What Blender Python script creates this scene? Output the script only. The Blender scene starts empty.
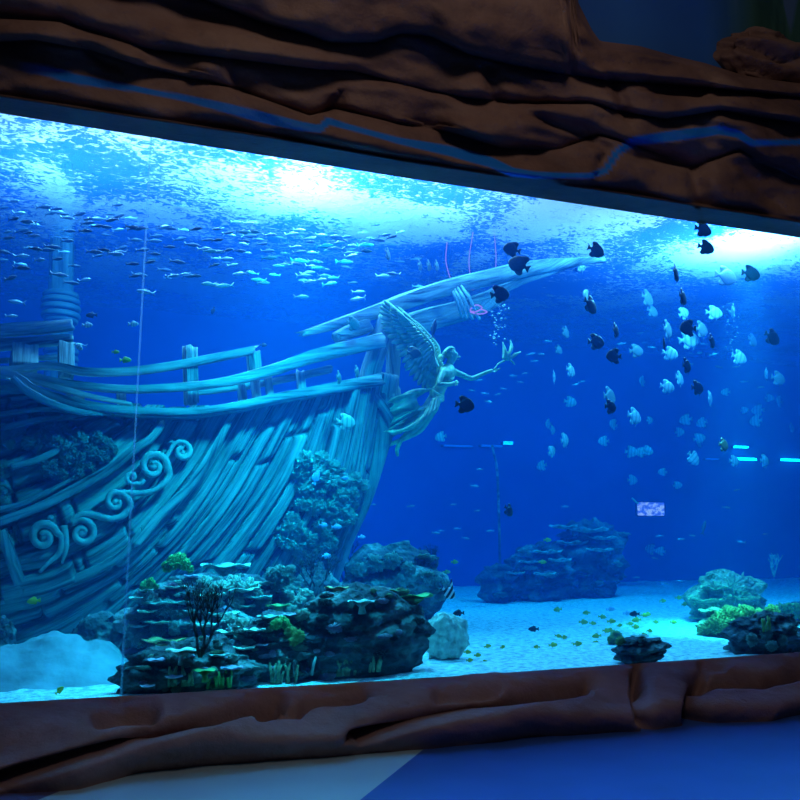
import bpy, bmesh, math, random
import numpy as np
from mathutils import Vector, Matrix, Euler, noise
from mathutils.bvhtree import BVHTree
random.seed(7)
PI = math.pi
SC = bpy.context.scene
COL = SC.collection

# ------------------------------------------------------------------ camera
CAM = Vector((0, -6.2, 1.5))
YAW, PITCH, F = math.radians(19.525), math.radians(9.352), 800.0
fwd = Vector((math.sin(YAW)*math.cos(PITCH), math.cos(YAW)*math.cos(PITCH), math.sin(PITCH)))
rgt = Vector((math.cos(YAW), -math.sin(YAW), 0))
upv = rgt.cross(fwd)
cd = bpy.data.cameras.new('camera'); cam = bpy.data.objects.new('camera', cd); COL.objects.link(cam)
cam.matrix_world = Matrix.Translation(CAM) @ Matrix((rgt, upv, -fwd)).transposed().to_4x4()
cd.sensor_width = 36; cd.lens = 36.0; cd.clip_end = 200
SC.camera = cam

def ray(px, py): return fwd*F + rgt*(px-400) + upv*(400-py)
def at(px, py, Y):
    d = ray(px, py); return CAM + d*((Y-CAM.y)/d.y)
def atz(px, py, Z):
    d = ray(px, py); return CAM + d*((Z-CAM.z)/d.z)
def proj(p):
    v = Vector(p)-CAM; z = v.dot(fwd); return 400+F*v.dot(rgt)/z, 400-F*v.dot(upv)/z
def dist(px, py, Y): return (at(px, py, Y)-CAM).dot(fwd)
def m_per_px(px, py, Y): return dist(px, py, Y)/F

# ------------------------------------------------------------------ helpers
def link(o, parent=None):
    COL.objects.link(o)
    if parent is not None: o.parent = parent
    return o
def tag(o, label=None, cat=None, group=None, kind=None):
    if label: o['label'] = label
    if cat: o['category'] = cat
    if group: o['group'] = group
    if kind: o['kind'] = kind
    return o
def empty(name, loc=(0, 0, 0)):
    o = bpy.data.objects.new(name, None); o.location = loc; o.empty_display_size = .1
    return link(o)
def mesh(name, V, Fc, mat=None, parent=None, smooth=True, uv=None, loc=None):
    me = bpy.data.meshes.new(name)
    me.from_pydata([tuple(v) for v in V], [], [tuple(f) for f in Fc])
    if smooth: me.polygons.foreach_set('use_smooth', [True]*len(me.polygons))
    if uv is not None:
        l = me.uv_layers.new(name='UVMap')
        idx = np.empty(len(me.loops), dtype=np.int32); me.loops.foreach_get('vertex_index', idx)
        l.data.foreach_set('uv', np.asarray(uv, dtype=np.float32)[idx].ravel())
    if mat: me.materials.append(mat)
    me.update()
    o = bpy.data.objects.new(name, me)
    if loc is not None: o.location = loc
    return link(o, parent)
class MB:
    def __init__(s): s.v, s.f, s.uv = [], [], []
    def add(s, V, Fc, UV=None):
        b = len(s.v); s.v += [Vector(v) for v in V]; s.f += [tuple(i+b for i in f) for f in Fc]
        s.uv += (UV if UV is not None else [(0, 0)]*len(V)); return s
    def build(s, name, mat, parent=None, smooth=True, loc=None): return mesh(name, s.v, s.f, mat, parent, smooth, s.uv, loc)
def catmull(P, n):
    """n points spread over control points P (any dimension)"""
    P = np.array(P, dtype=float); m = len(P)
    if m == 2: t = np.linspace(0, 1, n)[:, None]; return P[0]*(1-t)+P[1]*t
    Q = np.vstack([2*P[0]-P[1], P, 2*P[-1]-P[-2]])
    out = []
    for t in np.linspace(0, m-1, n):
        i = min(int(t), m-2); u = t-i
        a, b, c, d = Q[i], Q[i+1], Q[i+2], Q[i+3]
        out.append(.5*((2*b)+(-a+c)*u+(2*a-5*b+4*c-d)*u*u+(-a+3*b-3*c+d)*u**3))
    return np.array(out)
def nz(p, s=1.0, o=0.0): return noise.noise(Vector(p)*s+Vector((o, o*1.7, -o)))
def fr(p, s=1.0, o=0.0, oc=4): return noise.fractal(Vector(p)*s+Vector((o, o*1.7, -o)), .9, 2.1, oc)

def tube(path, rad, sides=10, square=0.0, rough=0.0, seed=0, flat=1.0, ragged=0.0, mb=None, up=(0, 0, 1)):
    """sweep along 3d path; square 0..1 boxy; flat = height/width ratio"""
    mb = mb or MB(); n = len(path); P = [Vector(p) for p in path]
    rad = list(rad) if hasattr(rad, '__len__') else [rad]*n
    if len(rad) != n: rad = list(np.interp(np.linspace(0, 1, n), np.linspace(0, 1, len(rad)), rad))
    V, UV, Fc = [], [], []; L = 0; last = None
    for i, p in enumerate(P):
        t = (P[min(i+1, n-1)]-P[max(i-1, 0)]).normalized()
        if last is None:
            u = Vector(up); u = (u-t*u.dot(t))
            if u.length < .05: u = Vector((1, 0, 0)); u = u-t*u.dot(t)
            u.normalize()
        else: u = (last-t*last.dot(t)).normalized()
        last = u; w = t.cross(u)
        if i: L += (p-P[i-1]).length
        for k in range(sides+1):
            a = 2*PI*k/sides+PI/4; c, s_ = math.cos(a), math.sin(a)
            q = 1.0
            if square: q = 1+square*(1/max(abs(c), abs(s_))-1)
            kk = k % sides
            r = rad[i]*q*(1+rough*(nz((kk*1.7, L*1.3, seed*3.1))+.6*nz((kk*5.3, L*.4/(rad[i]+1e-4)*.2, seed))))
            off = Vector((0, 0, 0))
            if ragged and (i == 0 or i == n-1): off = t*(ragged*(nz((kk*2.3, seed, i))*(1 if i else -1)))
            V.append(p+w*(c*r)+u*(s_*r*flat)+off); UV.append((k/sides*2*PI*rad[i]*1.0, L))
    W = sides+1
    for i in range(n-1):
        for k in range(sides): Fc.append((i*W+k, i*W+k+1, (i+1)*W+k+1, (i+1)*W+k))
    for i0, rev in ((0, True), (n-1, False)):
        c = len(V); V.append(sum((V[i0*W+k] for k in range(sides)), Vector())/sides); UV.append(UV[i0*W])
        for k in range(sides):
            f = (i0*W+k, i0*W+k+1, c); Fc.append(f[::-1] if rev else f)
    mb.add(V, Fc, UV); return mb
def blob(c, r, seed=0, amp=.25, freq=1.6, sub=3, sq=(1, 1, 1), strata=0.0, sfreq=6, mb=None, fine=.0, rot=0):
    bm = bmesh.new(); bmesh.ops.create_icosphere(bm, subdivisions=sub, radius=1.0)
    V = []; R = Matrix.Rotation(rot, 3, 'Z')
    for v in bm.verts:
        d = v.co.normalized(); k = 1+amp*fr(d, freq, seed*7.3, 3)+fine*fr(d, freq*5, seed*2.1, 3)
        q = Vector((d.x*sq[0], d.y*sq[1], d.z*sq[2]))*r*k
        if strata:
            zz = q.z*sfreq/r+1.2*nz(q*(1.5/r), 1, seed)
            sw = (zz % 1.0); e = strata*(abs(sw-.35)*2-.5)*(1+.7*nz(d*3+Vector((int(math.floor(zz)), 0, 0)), 1, seed))
            h = Vector((d.x, d.y, 0)); q += h*(-e*r)
        V.append(Vector(c)+R @ q)
    Fc = [[x.index for x in f.verts] for f in bm.faces]; bm.free()
    mb = mb or MB(); mb.add(V, Fc); return mb

# ------------------------------------------------------------------ materials
class NT:
    def __init__(s, name):
        s.m = bpy.data.materials.new(name); s.m.use_nodes = True; s.t = s.m.node_tree; s.t.nodes.clear()
        s.out = s.t.nodes.new('ShaderNodeOutputMaterial')
    def n(s, typ, _in=None, **kw):
        nd = s.t.nodes.new('ShaderNode'+typ)
        for k, v in kw.items(): setattr(nd, k, v)
        for k, v in (_in or {}).items():
            if isinstance(v, bpy.types.NodeSocket): s.t.links.new(v, nd.inputs[k])
            else: nd.inputs[k].default_value = v
        return nd
    def ramp(s, fac, stops, interp='LINEAR'):
        r = s.n('ValToRGB', {'Fac': fac}); r.color_ramp.interpolation = interp
        e = r.color_ramp.elements
        while len(e) > 1: e.remove(e[-1])
        e[0].position = stops[0][0]; e[0].color = c4(stops[0][1])
        for p, c in stops[1:]:
            x = e.new(p); x.color = c4(c)
        return r.outputs['Color']
def c4(c):
    if not hasattr(c, '__len__'): c = (c, c, c)
    return (*c[:3], 1.0)
def simple(name, col, rough=.6, metal=0., var=.25, scale=8, bump=.3, bscale=30, spec=.4):
    T = NT(name); co = T.n('TexCoord').outputs['Object']
    nt = T.n('TexNoise', {'Vector': co, 'Scale': scale, 'Detail': 4.0})
    c = T.ramp(nt.outputs['Fac'], [(.3, tuple(x*(1-var) for x in col)), (.7, tuple(min(1, x*(1+var)) for x in col))])
    b = T.n('TexNoise', {'Vector': co, 'Scale': bscale, 'Detail': 4.0})
    bp = T.n('Bump', {'Strength': bump, 'Distance': .02, 'Height': b.outputs['Fac']})
    P = T.n('BsdfPrincipled', {'Base Color': c, 'Roughness': rough, 'Metallic': metal, 'Normal': bp.outputs[0], 'Specular IOR Level': spec})
    T.t.links.new(P.outputs[0], T.out.inputs[0]); return T.m
def wood(name, dark, mid, lite, su=26, sv=1.3, bump=.9):
    T = NT(name); uv = T.n('UVMap').outputs[0]
    mp = T.n('Mapping', {'Vector': uv, 'Scale': (su, sv, 1)})
    g = T.n('TexNoise', {'Vector': mp.outputs[0], 'Scale': 1.0, 'Detail': 6.0, 'Roughness': .65, 'Distortion': .3})
    mp2 = T.n('Mapping', {'Vector': uv, 'Scale': (su*.25, sv*.5, 1)})
    g2 = T.n('TexNoise', {'Vector': mp2.outputs[0], 'Scale': 1.0, 'Detail': 3.0})
    ob = T.n('TexCoord').outputs['Object']
    g3 = T.n('TexNoise', {'Vector': ob, 'Scale': 1.6, 'Detail': 5.0})
    ad = T.n('Math', {0: g.outputs['Fac'], 1: g2.outputs['Fac']}, operation='ADD')
    hf = T.n('Math', {0: ad.outputs[0], 1: .5}, operation='MULTIPLY')
    c = T.ramp(hf.outputs[0], [(.38, dark), (.46, mid), (.62, lite)])
    mot = T.ramp(g3.outputs['Fac'], [(.3, .62), (.65, 1.0)])
    mx = T.n('MixRGB', {'Fac': 1.0, 'Color1': c, 'Color2': mot}, blend_type='MULTIPLY')
    bp = T.n('Bump', {'Strength': bump, 'Distance': .035, 'Height': hf.outputs[0]})
    P = T.n('BsdfPrincipled', {'Base Color': mx.outputs[0], 'Roughness': .75, 'Normal': bp.outputs[0], 'Specular IOR Level': .3})
    T.t.links.new(P.outputs[0], T.out.inputs[0]); return T.m
def emis(name, col, st):
    T = NT(name); e = T.n('Emission', {'Color': c4(col), 'Strength': st}); T.t.links.new(e.outputs[0], T.out.inputs[0]); return T.m

M = {}
M['wood'] = wood('ship_wood', (.04, .05, .055), (.24, .30, .29), (.62, .70, .62))
M['wood_hull'] = wood('hull_wood', (.03, .04, .045), (.20, .25, .25), (.55, .62, .56), su=30, sv=1.3, bump=.7)
M['wood_mast_dim'] = wood('dimmed_mast_wood', (.02, .03, .03), (.08, .11, .11), (.2, .25, .24))  # ship wood darkened; the distant mast's dimness is put into its colour
M['carve'] = simple('carved_scroll', (.42, .48, .42), .55, var=.35, scale=6, bump=.5)
M['bronze'] = simple('verdigris_bronze', (.44, .60, .32), .42, metal=.15, var=.4, scale=9, bump=.35, bscale=25, spec=.6)
M['rope'] = simple('lashing_rope', (.50, .60, .55), .8, scale=30)
M['pink'] = emis('glowing_pink_streak', (1.0, .12, .42), 2.2)
def rockmat(name, a, b, c, scale=2.0, bump=.8):
    T = NT(name); co = T.n('TexCoord').outputs['Object']
    n1 = T.n('TexNoise', {'Vector': co, 'Scale': scale, 'Detail': 7.0, 'Roughness': .6})
    col = T.ramp(n1.outputs['Fac'], [(.32, a), (.5, b), (.62, c)])
    n2 = T.n('TexNoise', {'Vector': co, 'Scale': scale*7, 'Detail': 5.0})
    v = T.n('TexVoronoi', {'Vector': co, 'Scale': scale*5})
    ad = T.n('Math', {0: n2.outputs['Fac'], 1: v.outputs['Distance']}, operation='ADD')
    bp = T.n('Bump', {'Strength': bump, 'Distance': .05, 'Height': ad.outputs[0]})
    P = T.n('BsdfPrincipled', {'Base Color': col, 'Roughness': .85, 'Normal': bp.outputs[0], 'Specular IOR Level': .2})
    T.t.links.new(P.outputs[0], T.out.inputs[0]); return T.m
M['reef'] = rockmat('reef_rock', (.03, .04, .05), (.09, .12, .13), (.26, .36, .34), 3)
M['reef_dark'] = rockmat('dark_reef_rock', (.02, .035, .05), (.065, .09, .10), (.17, .22, .22), 3)
M['reef_green'] = rockmat('green_reef_rock', (.08, .13, .08), (.28, .42, .25), (.5, .62, .35), 4)
M['coral_pale'] = simple('pale_coral', (.46, .60, .48), .7, var=.5, scale=14, bump=.9, bscale=22)
M['coral_teal'] = simple('teal_coral', (.26, .40, .36), .7, var=.7, scale=9, bump=.9, bscale=22)
M['coral_green'] = simple('green_coral', (.10, .42, .10), .6, var=.35, scale=12, bump=.5)
M['coral_lime'] = simple('lime_coral', (.30, .46, .14), .6, var=.35, scale=9, bump=.7)
M['coral_orange'] = simple('ochre_coral', (.50, .32, .12), .6, var=.3, scale=12, bump=.5)
M['coral_mauve'] = simple('mauve_coral', (.40, .30, .42), .7, var=.3, scale=12, bump=.5)
M['gorgonian'] = simple('dark_sea_fan', (.03, .035, .05), .8)
M['fish_dark'] = simple('dark_silhouette_fish_skin', (.03, .035, .045), .45, var=.4, scale=20, bump=.1)  # backlit batfish: silhouette shade put into the skin colour; also dark reef fish
M['fish_grey'] = simple('grey_batfish_skin', (.14, .17, .15), .45, var=.3, scale=20, bump=.1)
M['fish_eye'] = simple('fish_eye', (.01, .01, .01), .2)
M['fish_silver'] = simple('silver_fish_skin', (.38, .44, .44), .25, metal=.4, var=.12, scale=30, bump=.05)
M['fish_slate'] = simple('slate_fish_skin', (.06, .09, .12), .4, var=.3, scale=20, bump=.05)
M['fish_yellow'] = simple('olive_yellow_fish_skin', (.62, .55, .06), .45, var=.3, scale=20, bump=.05)
M['fish_blue'] = simple('blue_fish_skin', (.35, .55, .95), .35, var=.3, scale=20, bump=.05)
def barred(name, a, b, scale=3.0, lo=.45, hi=.6):
    T = NT(name); co = T.n('TexCoord').outputs['Object']
    mp = T.n('Mapping', {'Vector': co, 'Scale': (scale, .3, .3)})
    w = T.n('TexWave', {'Vector': mp.outputs[0], 'Scale': 1.0, 'Distortion': .8, 'Detail': 1.0}, bands_direction='X')
    c = T.ramp(w.outputs['Fac'], [(lo, a), (hi, b)])
    P = T.n('BsdfPrincipled', {'Base Color': c, 'Roughness': .35, 'Specular IOR Level': .5})
    T.t.links.new(P.outputs[0], T.out.inputs[0]); return T.m
M['fish_pale'] = barred('pale_barred_batfish_skin', (.22, .27, .26), (.44, .50, .46), 1.3, .0, .6)  # same batfish in the light: its brightness put into a paler skin
M['fish_banner'] = barred('black_white_banner_skin', (.02, .02, .02), (.9, .9, .85), 1.2)

# sand
T = NT('white_sand'); co = T.n('TexCoord').outputs['Object']
n1 = T.n('TexNoise', {'Vector': co, 'Scale': 1.3, 'Detail': 6.0}); n2 = T.n('TexNoise', {'Vector': co, 'Scale': 14.0, 'Detail': 5.0, 'Roughness': .7})
c = T.ramp(n2.outputs['Fac'], [(.38, (.40, .45, .45)), (.55, (.82, .88, .86)), (.7, (.95, .97, .95))])
bp = T.n('Bump', {'Strength': .8, 'Distance': .05, 'Height': n2.outputs['Fac']})
P = T.n('BsdfPrincipled', {'Base Color': c, 'Roughness': .9, 'Normal': bp.outputs[0]}); T.t.links.new(P.outputs[0], T.out.inputs[0]); M['sand'] = T.m
M['heap_sand_shaded'] = simple('shaded_heap_sand', (.20, .27, .30), .9, var=.35, scale=3, bump=.9, bscale=9)  # heap sand darkened: the hull's shadow is put into its colour
# tank wall
M['tank'] = simple('blue_painted_tank_wall', (.02, .07, .30), .8, var=.2, scale=.4, bump=.0)
M['tank_dark'] = simple('dark_tank_shell', (.02, .05, .12), .8, var=.2, scale=.4, bump=.0)
# glass
T = NT('acrylic_pane')
tr = T.n('BsdfTransparent', {'Color': (.96, .985, 1, 1)}); gl = T.n('BsdfGlossy', {'Roughness': .02}); fz = T.n('Fresnel', {'IOR': 1.2})
mx = T.n('MixShader', {0: fz.outputs[0], 1: tr.outputs[0], 2: gl.outputs[0]}); T.t.links.new(mx.outputs[0], T.out.inputs[0]); M['glass'] = T.m
T = NT('pane_seam_silicone'); e = T.n('BsdfTransparent', {'Color': (.75, .9, 1, 1)}); f = T.n('BsdfTranslucent', {'Color': (.7, .9, 1, 1)}); g = T.n('MixShader', {0: .15, 1: e.outputs[0], 2: f.outputs[0]}); T.t.links.new(g.outputs[0], T.out.inputs[0]); M['seam'] = T.m
# water volume
T = NT('aquarium_water')
vs = T.n('VolumeScatter', {'Color': (.02, .20, .72, 1), 'Density': .055, 'Anisotropy': .15})
va = T.n('VolumeAbsorption', {'Color': (.0, .85, .972, 1), 'Density': .40})
ad = T.n('AddShader', {0: vs.outputs[0], 1: va.outputs[0]}); T.t.links.new(ad.outputs[0], T.out.inputs['Volume']); M['water'] = T.m
# rippled, foam flecked water surface
T = NT('rippled_water_surface'); co = T.n('TexCoord').outputs['Object']
mp = T.n('Mapping', {'Vector': co, 'Scale': (1.0, 1.5, 1)})
n1 = T.n('TexNoise', {'Vector': mp.outputs[0], 'Scale': 8.5, 'Detail': 5.0, 'Roughness': .62, 'Distortion': 1.1})
n2 = T.n('TexNoise', {'Vector': co, 'Scale': .55, 'Detail': 3.0, 'Distortion': .6})
sm = T.n('Math', {0: n2.outputs['Fac'], 1: .9}, operation='MULTIPLY'); sm2 = T.n('Math', {0: n1.outputs['Fac'], 1: sm.outputs[0]}, operation='ADD')
fo = T.ramp(sm2.outputs[0], [(.88, 0), (1.06, 1)])
bp = T.n('Bump', {'Strength': .9, 'Distance': .25, 'Height': n1.outputs['Fac']})
foam = T.n('BsdfTranslucent', {'Color': (.84, .74, 1, 1), 'Normal': bp.outputs[0]})
blue = T.n('BsdfTranslucent', {'Color': (.05, .20, .80, 1), 'Normal': bp.outputs[0]})
tr = T.n('BsdfTransparent', {'Color': (.9, .97, 1, 1)})
a = T.n('MixShader', {0: fo, 1: blue.outputs[0], 2: foam.outputs[0]})
b = T.n('MixShader', {0: .64, 1: a.outputs[0], 2: tr.outputs[0]})
T.t.links.new(b.outputs[0], T.out.inputs[0]); M['surface'] = T.m

# ------------------------------------------------------------------ setting: tank
SILL, TOP, SAND, SURF = 1.5-.84*6.2/4.6, 1.5+2.29*6.2/4.6, .28, 6.1
X0, X1, YB = -9.0, 20.0, 11.0
def box(name, a, b, mat, parent=None):
    V = [(x, y, z) for x in (a[0], b[0]) for y in (a[1], b[1]) for z in (a[2], b[2])]
    Fc = [(0, 1, 3, 2), (4, 6, 7, 5), (0, 4, 5, 1), (2, 3, 7, 6), (0, 2, 6, 4), (1, 5, 7, 3)]
    return mesh(name, V, Fc, mat, parent, smooth=False)
tag(box('wall_back', (X0, YB, -.2), (X1, YB+.2, 9), M['tank']), kind='structure')
tag(box('wall_left', (X0-.2, 0, -.2), (X0, YB, 9), M['tank']), kind='structure')
tag(box('wall_right', (X1, 0, -.2), (X1+.2, YB, 9), M['tank']), kind='structure')
tag(box('ceiling', (X0, 0, 9), (X1, YB, 9.2), M['tank_dark']), kind='structure')
tag(box('water', (X0+.01, .14, SAND-.05), (X1-.01, YB-.01, SURF), M['water']), 'clear blue water filling the whole aquarium', 'water', kind='structure')
# sand bed
nx, ny = 260, 110
V = []
for j in range(ny):
    for i in range(nx):
        x = X0+.02+(X1-X0-.04)*i/(nx-1); y = .12+(YB-.14)*(j/(ny-1))**1.5
        V.append((x, y, SAND+.035*fr((x, y, 0), .9, 1)+.012*nz((x, y, 0), 6)))
Fc = [(j*nx+i, j*nx+i+1, (j+1)*nx+i+1, (j+1)*nx+i) for j in range(ny-1) for i in range(nx-1)]
tag(mesh('sand_bed', V, Fc, M['sand']), 'pale gravelly sand spread over the aquarium bottom', 'sand', kind='stuff')
# water surface
nx, ny = 200, 90; V = []
for j in range(ny):
    for i in range(nx):
        x = X0+.02+(X1-X0-.04)*i/(nx-1); y = .14+(YB-.15)*j/(ny-1)
        V.append((x, y, SURF+.02+.05*nz((x, y, 0), 1.1)+.03*nz((x, y, 3), 3)))
Fc = [(j*nx+i, j*nx+i+1, (j+1)*nx+i+1, (j+1)*nx+i) for j in range(ny-1) for i in range(nx-1)]
tag(mesh('water_surface', V, Fc, M['surface']), 'bright rippling water surface seen from below', 'water surface', kind='stuff')
# panes and their seam
SX = at(137, 400, 0).x
tag(box('window_1', (X0, .02, SILL-.3), (SX-.007, .12, TOP+.3), M['glass']), kind='structure')
tag(box('window_2', (SX+.007, .02, SILL-.3), (X1, .12, TOP+.3), M['glass']), kind='structure')
tag(box('trim_1', (SX-.007, .015, SILL-.3), (SX+.007, .125, TOP+.3), M['seam']), kind='structure')
# wall above and below the window
T = NT('mural_wall'); co = T.n('TexCoord').outputs['Object']; sp = T.n('SeparateXYZ', {0: co})
mp = T.n('Mapping', {'Vector': co, 'Scale': (3.0, 1, .35)}); n1 = T.n('TexNoise', {'Vector': mp.outputs[0], 'Scale': 1.0, 'Detail': 3.0, 'Distortion': .8})
gr = T.ramp(n1.outputs['Fac'], [(.40, (.02, .09, .07)), (.55, (.05, .16, .12)), (.62, (.10, .20, .35))])
mx_ = T.n('MapRange', {'Value': sp.outputs['X'], 'From Min': 5.6, 'From Max': 6.3})
n3 = T.n('TexNoise', {'Vector': co, 'Scale': .9}); bl = T.ramp(n3.outputs['Fac'], [(.3, (.02, .13, .50)), (.7, (.03, .18, .62))])
mm = T.n('MixRGB', {'Fac': mx_.outputs[0], 'Color1': bl, 'Color2': gr})
P = T.n('BsdfPrincipled', {'Base Color': mm.outputs[0], 'Roughness': .8}); T.t.links.new(P.outputs[0], T.out.inputs[0])
tag(box('wall_front', (X0, -.02, TOP), (X1, .0, 10.5), T.m), kind='structure')
tag(box('wall_base', (X0, -.02, -.02), (X1, .015, SILL-.02), M['tank_dark']), kind='structure')

# ------------------------------------------------------------------ carved rockwork round the window
def rockwork_mat(name, base, dark, lite, paint):
    T = NT(name); co = T.n('TexCoord').outputs['Object']
    n1 = T.n('TexNoise', {'Vector': co, 'Scale': 1.1, 'Detail': 6.0, 'Roughness': .6})
    col = T.ramp(n1.outputs['Fac'], [(.3, dark), (.5, base), (.72, lite)])
    at_ = T.n('Attribute', attribute_name='paint')
    mx = T.n('MixRGB', {'Fac': at_.outputs['Fac'], 'Color1': col, 'Color2': c4(paint)})
    n2 = T.n('TexNoise', {'Vector': co, 'Scale': 9.0, 'Detail': 8.0, 'Roughness': .65})
    bp = T.n('Bump', {'Strength': .5, 'Distance': .04, 'Height': n2.outputs['Fac']})
    v = T.n('TexVoronoi', {'Vector': co, 'Scale': 3.2}); pit = T.ramp(v.outputs['Distance'], [(.05, .0), (.09, 1.)])
    bp2 = T.n('Bump', {'Strength': .35, 'Distance': .03, 'Height': pit, 'Normal': bp.outputs[0]})
    P = T.n('BsdfPrincipled', {'Base Color': mx.outputs[0], 'Roughness': .62, 'Normal': bp2.outputs[0], 'Specular IOR Level': .35})
    T.t.links.new(P.outputs[0], T.out.inputs[0]); return T.m
M['rockwork'] = rockwork_mat('rust_brown_rockwork', (.24, .13, .10), (.13, .07, .06), (.34, .21, .16), (.0, .22, .85))
M['ledge'] = rockwork_mat('terracotta_rockwork', (.35, .21, .20), (.21, .12, .115), (.46, .29, .27), (.01, .1, .4))

def pdist(PX, PY, poly):
    """distance and signed side (+ below) from polyline, and param"""
    best = np.full(PX.shape, 1e9); side = np.zeros(PX.shape)
    for (x0, y0), (x1, y1) in zip(poly[:-1], poly[1:]):
        dx, dy = x1-x0, y1-y0; L2 = dx*dx+dy*dy+1e-9
        t = np.clip(((PX-x0)*dx+(PY-y0)*dy)/L2, 0, 1)
        ex, ey = PX-(x0+t*dx), PY-(y0+t*dy); d = np.hypot(ex, ey); s = np.sign(dx*ey-dy*ex)
        m = d < best; best = np.where(m, d, best); side = np.where(m, s, side)
    return best, side
def npoly(poly, xs): return np.interp(xs, [p[0] for p in poly], [p[1] for p in poly])
def set_attr(o, name, vals):
    a = o.data.attributes.new(name, 'FLOAT', 'POINT'); a.data.foreach_set('value', np.asarray(vals, dtype=np.float32))
def smoothstep(a, b, x): t = np.clip((x-a)/(b-a), 0, 1); return t*t*(3-2*t)

# upper lintel: bands between crevices
E_ = [(-300, 65), (0, 112), (400, 176), (800, 237), (1100, 284)]
KT = [(-300, -260), (560, -260), (577, 0), (592, 30), (600, 41), (640, 46), (675, 56), (705, 63), (740, 74), (800, 82), (1100, 120)]
KA = [(-300, -120), (-60, -60), (100, -22), (200, -2), (265, 24), (305, 34), (329, 44), (376, 43), (400, 34), (430, 36), (467, 54), (498, 62), (535, 70), (614, 82), (660, 84), (749, 92), (860, 106), (1100, 140)]
KB = [(-300, -30), (-60, 8), (0, 18), (60, 22), (100, 35), (150, 50), (220, 58), (322, 70), (353, 71), (390, 81), (427, 90), (467, 98), (535, 105), (590, 103), (621, 112), (665, 119), (720, 111), (760, 118), (860, 130), (1100, 165)]
KC = [(-300, 0), (-60, 34), (0, 42), (34, 40), (90, 50), (140, 66), (180, 76), (230, 88), (280, 106), (310, 117), (335, 110), (400, 125), (450, 132), (500, 148), (560, 150), (600, 136), (650, 152), (690, 168), (740, 152), (800, 180), (1100, 220)]
KD = [(-300, 45), (0, 96), (130, 116), (270, 137), (400, 160), (535, 181), (600, 190), (700, 206), (800, 222), (1100, 268)]
KZ = [(-300, -320), (1100, -320)]
xs = np.arange(-300, 1101, 3.5); bands = [KA, KB, KC, KD, E_]
K0 = [npoly(KT, xs), npoly(KA, xs), npoly(KB, xs), npoly(KC, xs), npoly(KD, xs), npoly(E_, xs)]
K0[1] = np.maximum(K0[1], K0[0]+6)
rows = []; cnt = [44, 34, 30, 26, 10]
PROF = lambda v: (v**.45)*(1-v**7)          # sharp overhang at the lower end of a fold
depthb = [.34, .30, .26, .22, .03]; base = [.25, .30, .30, .34, .40]
for b in range(5):
    for k in range(cnt[b]):
        v = k/cnt[b]; rows.append((b, v, K0[b]*(1-v)+K0[b+1]*v))
rows.append((4, 1.0, K0[5]))
V = []; PX = []; PY = []
STR = [(18, 66), (50, 72), (80, 80), (130, 88), (180, 97), (230, 109), (265, 118), (300, 126), (320, 129), (328, 121), (345, 126), (400, 141), (450, 151), (490, 162), (512, 172), (535, 175), (590, 176), (606, 170), (617, 152), (635, 141), (680, 135), (720, 130), (738, 134), (752, 143), (800, 142), (900, 152)]
for (b, v, ys) in rows:
    for i, x in enumerate(xs):
        y = ys[i]; p = at(x, y, -.1)
        w = .75+.6*nz((x*.006, b*5.1, v*1.2), 1)
        h = base[b]+depthb[b]*float(PROF(v))*w + .15*fr((p.x*.9, b*3.3, p.z*1.9), 1, 0, 3)
        if b == 4: h = .46*(1-v)+.0*v
        if b == 0: h = (.05 if x > 570 else .25)+h*min(1, v*4+.2)
        V.append(at(x, y, -max(h, .06 if b < 4 else 0))); PX.append(x); PY.append(y)
NX = len(xs)
LC = [([(612, 84), (619, 98), (622, 112)], 6, .12), ([(335, 98), (326, 112), (330, 122)], 6, .10), ([(545, 122), (580, 134), (606, 150), (598, 168)], 6, .12), ([(640, 158), (690, 166), (696, 200)], 7, .14),
      ([(424, 122), (436, 124)], 9, .16), ([(150, 60), (185, 68)], 9, .10), ([(655, 92), (700, 96), (712, 84)], 5, .08), ([(232, 64), (238, 86)], 8, .08), ([(745, 176), (770, 200)], 8, .10), ([(90, 52), (110, 66)], 7, .08), ([(485, 70), (495, 96)], 6, .10)]
_x, _y = np.array(PX), np.array(PY)
for poly, w_, dep in LC:
    d, s_ = pdist(_x, _y, poly); c_ = dep*np.exp(-(d/np.where(s_ > 0, w_*.6, w_*1.8))**2)
    for k in np.nonzero(c_ > .003)[0]:
        q = V[k]; V[k] = at(_x[k], _y[k], min(q.y+float(c_[k]), -.03))
# underside returning to the glass
for i, x in enumerate(xs):
    q = V[(len(rows)-1)*NX+i]; V.append(Vector((q.x, .02, q.z-.0))); PX.append(x); PY.append(999)
nr = len(rows)+1
Fc = [(j*NX+i, (j+1)*NX+i, (j+1)*NX+i+1, j*NX+i+1) for j in range(nr-1) for i in range(NX-1)]
lintel = mesh('rock_lintel', V, Fc, M['rockwork'])
PX, PY = np.array(PX), np.array(PY)
d, s = pdist(PX, PY, STR); wd = 4.2+1.3*np.sin(PX*.03)
paint = 1-smoothstep(wd-1, wd+.8, d); paint *= smoothstep(10, 60, PX)
set_attr(lintel, 'paint', paint)
tag(lintel, 'dark brown layered rock overhang with a blue painted stripe above the window', 'rockwork')

# boulder standing on the lintel at right
mb = MB(); blob(at(768, 62, -.12), 1.0, 5, .22, 1.3, 5, (.62, .22, .34), strata=.10, sfreq=3.2, mb=mb, rot=-.1)
o = mb.build('boulder', M['rockwork']); set_attr(o, 'paint', [0]*len(mb.v))
tag(o, 'rounded brown boulder standing on top of the rock overhang at upper right', 'boulder')

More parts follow.
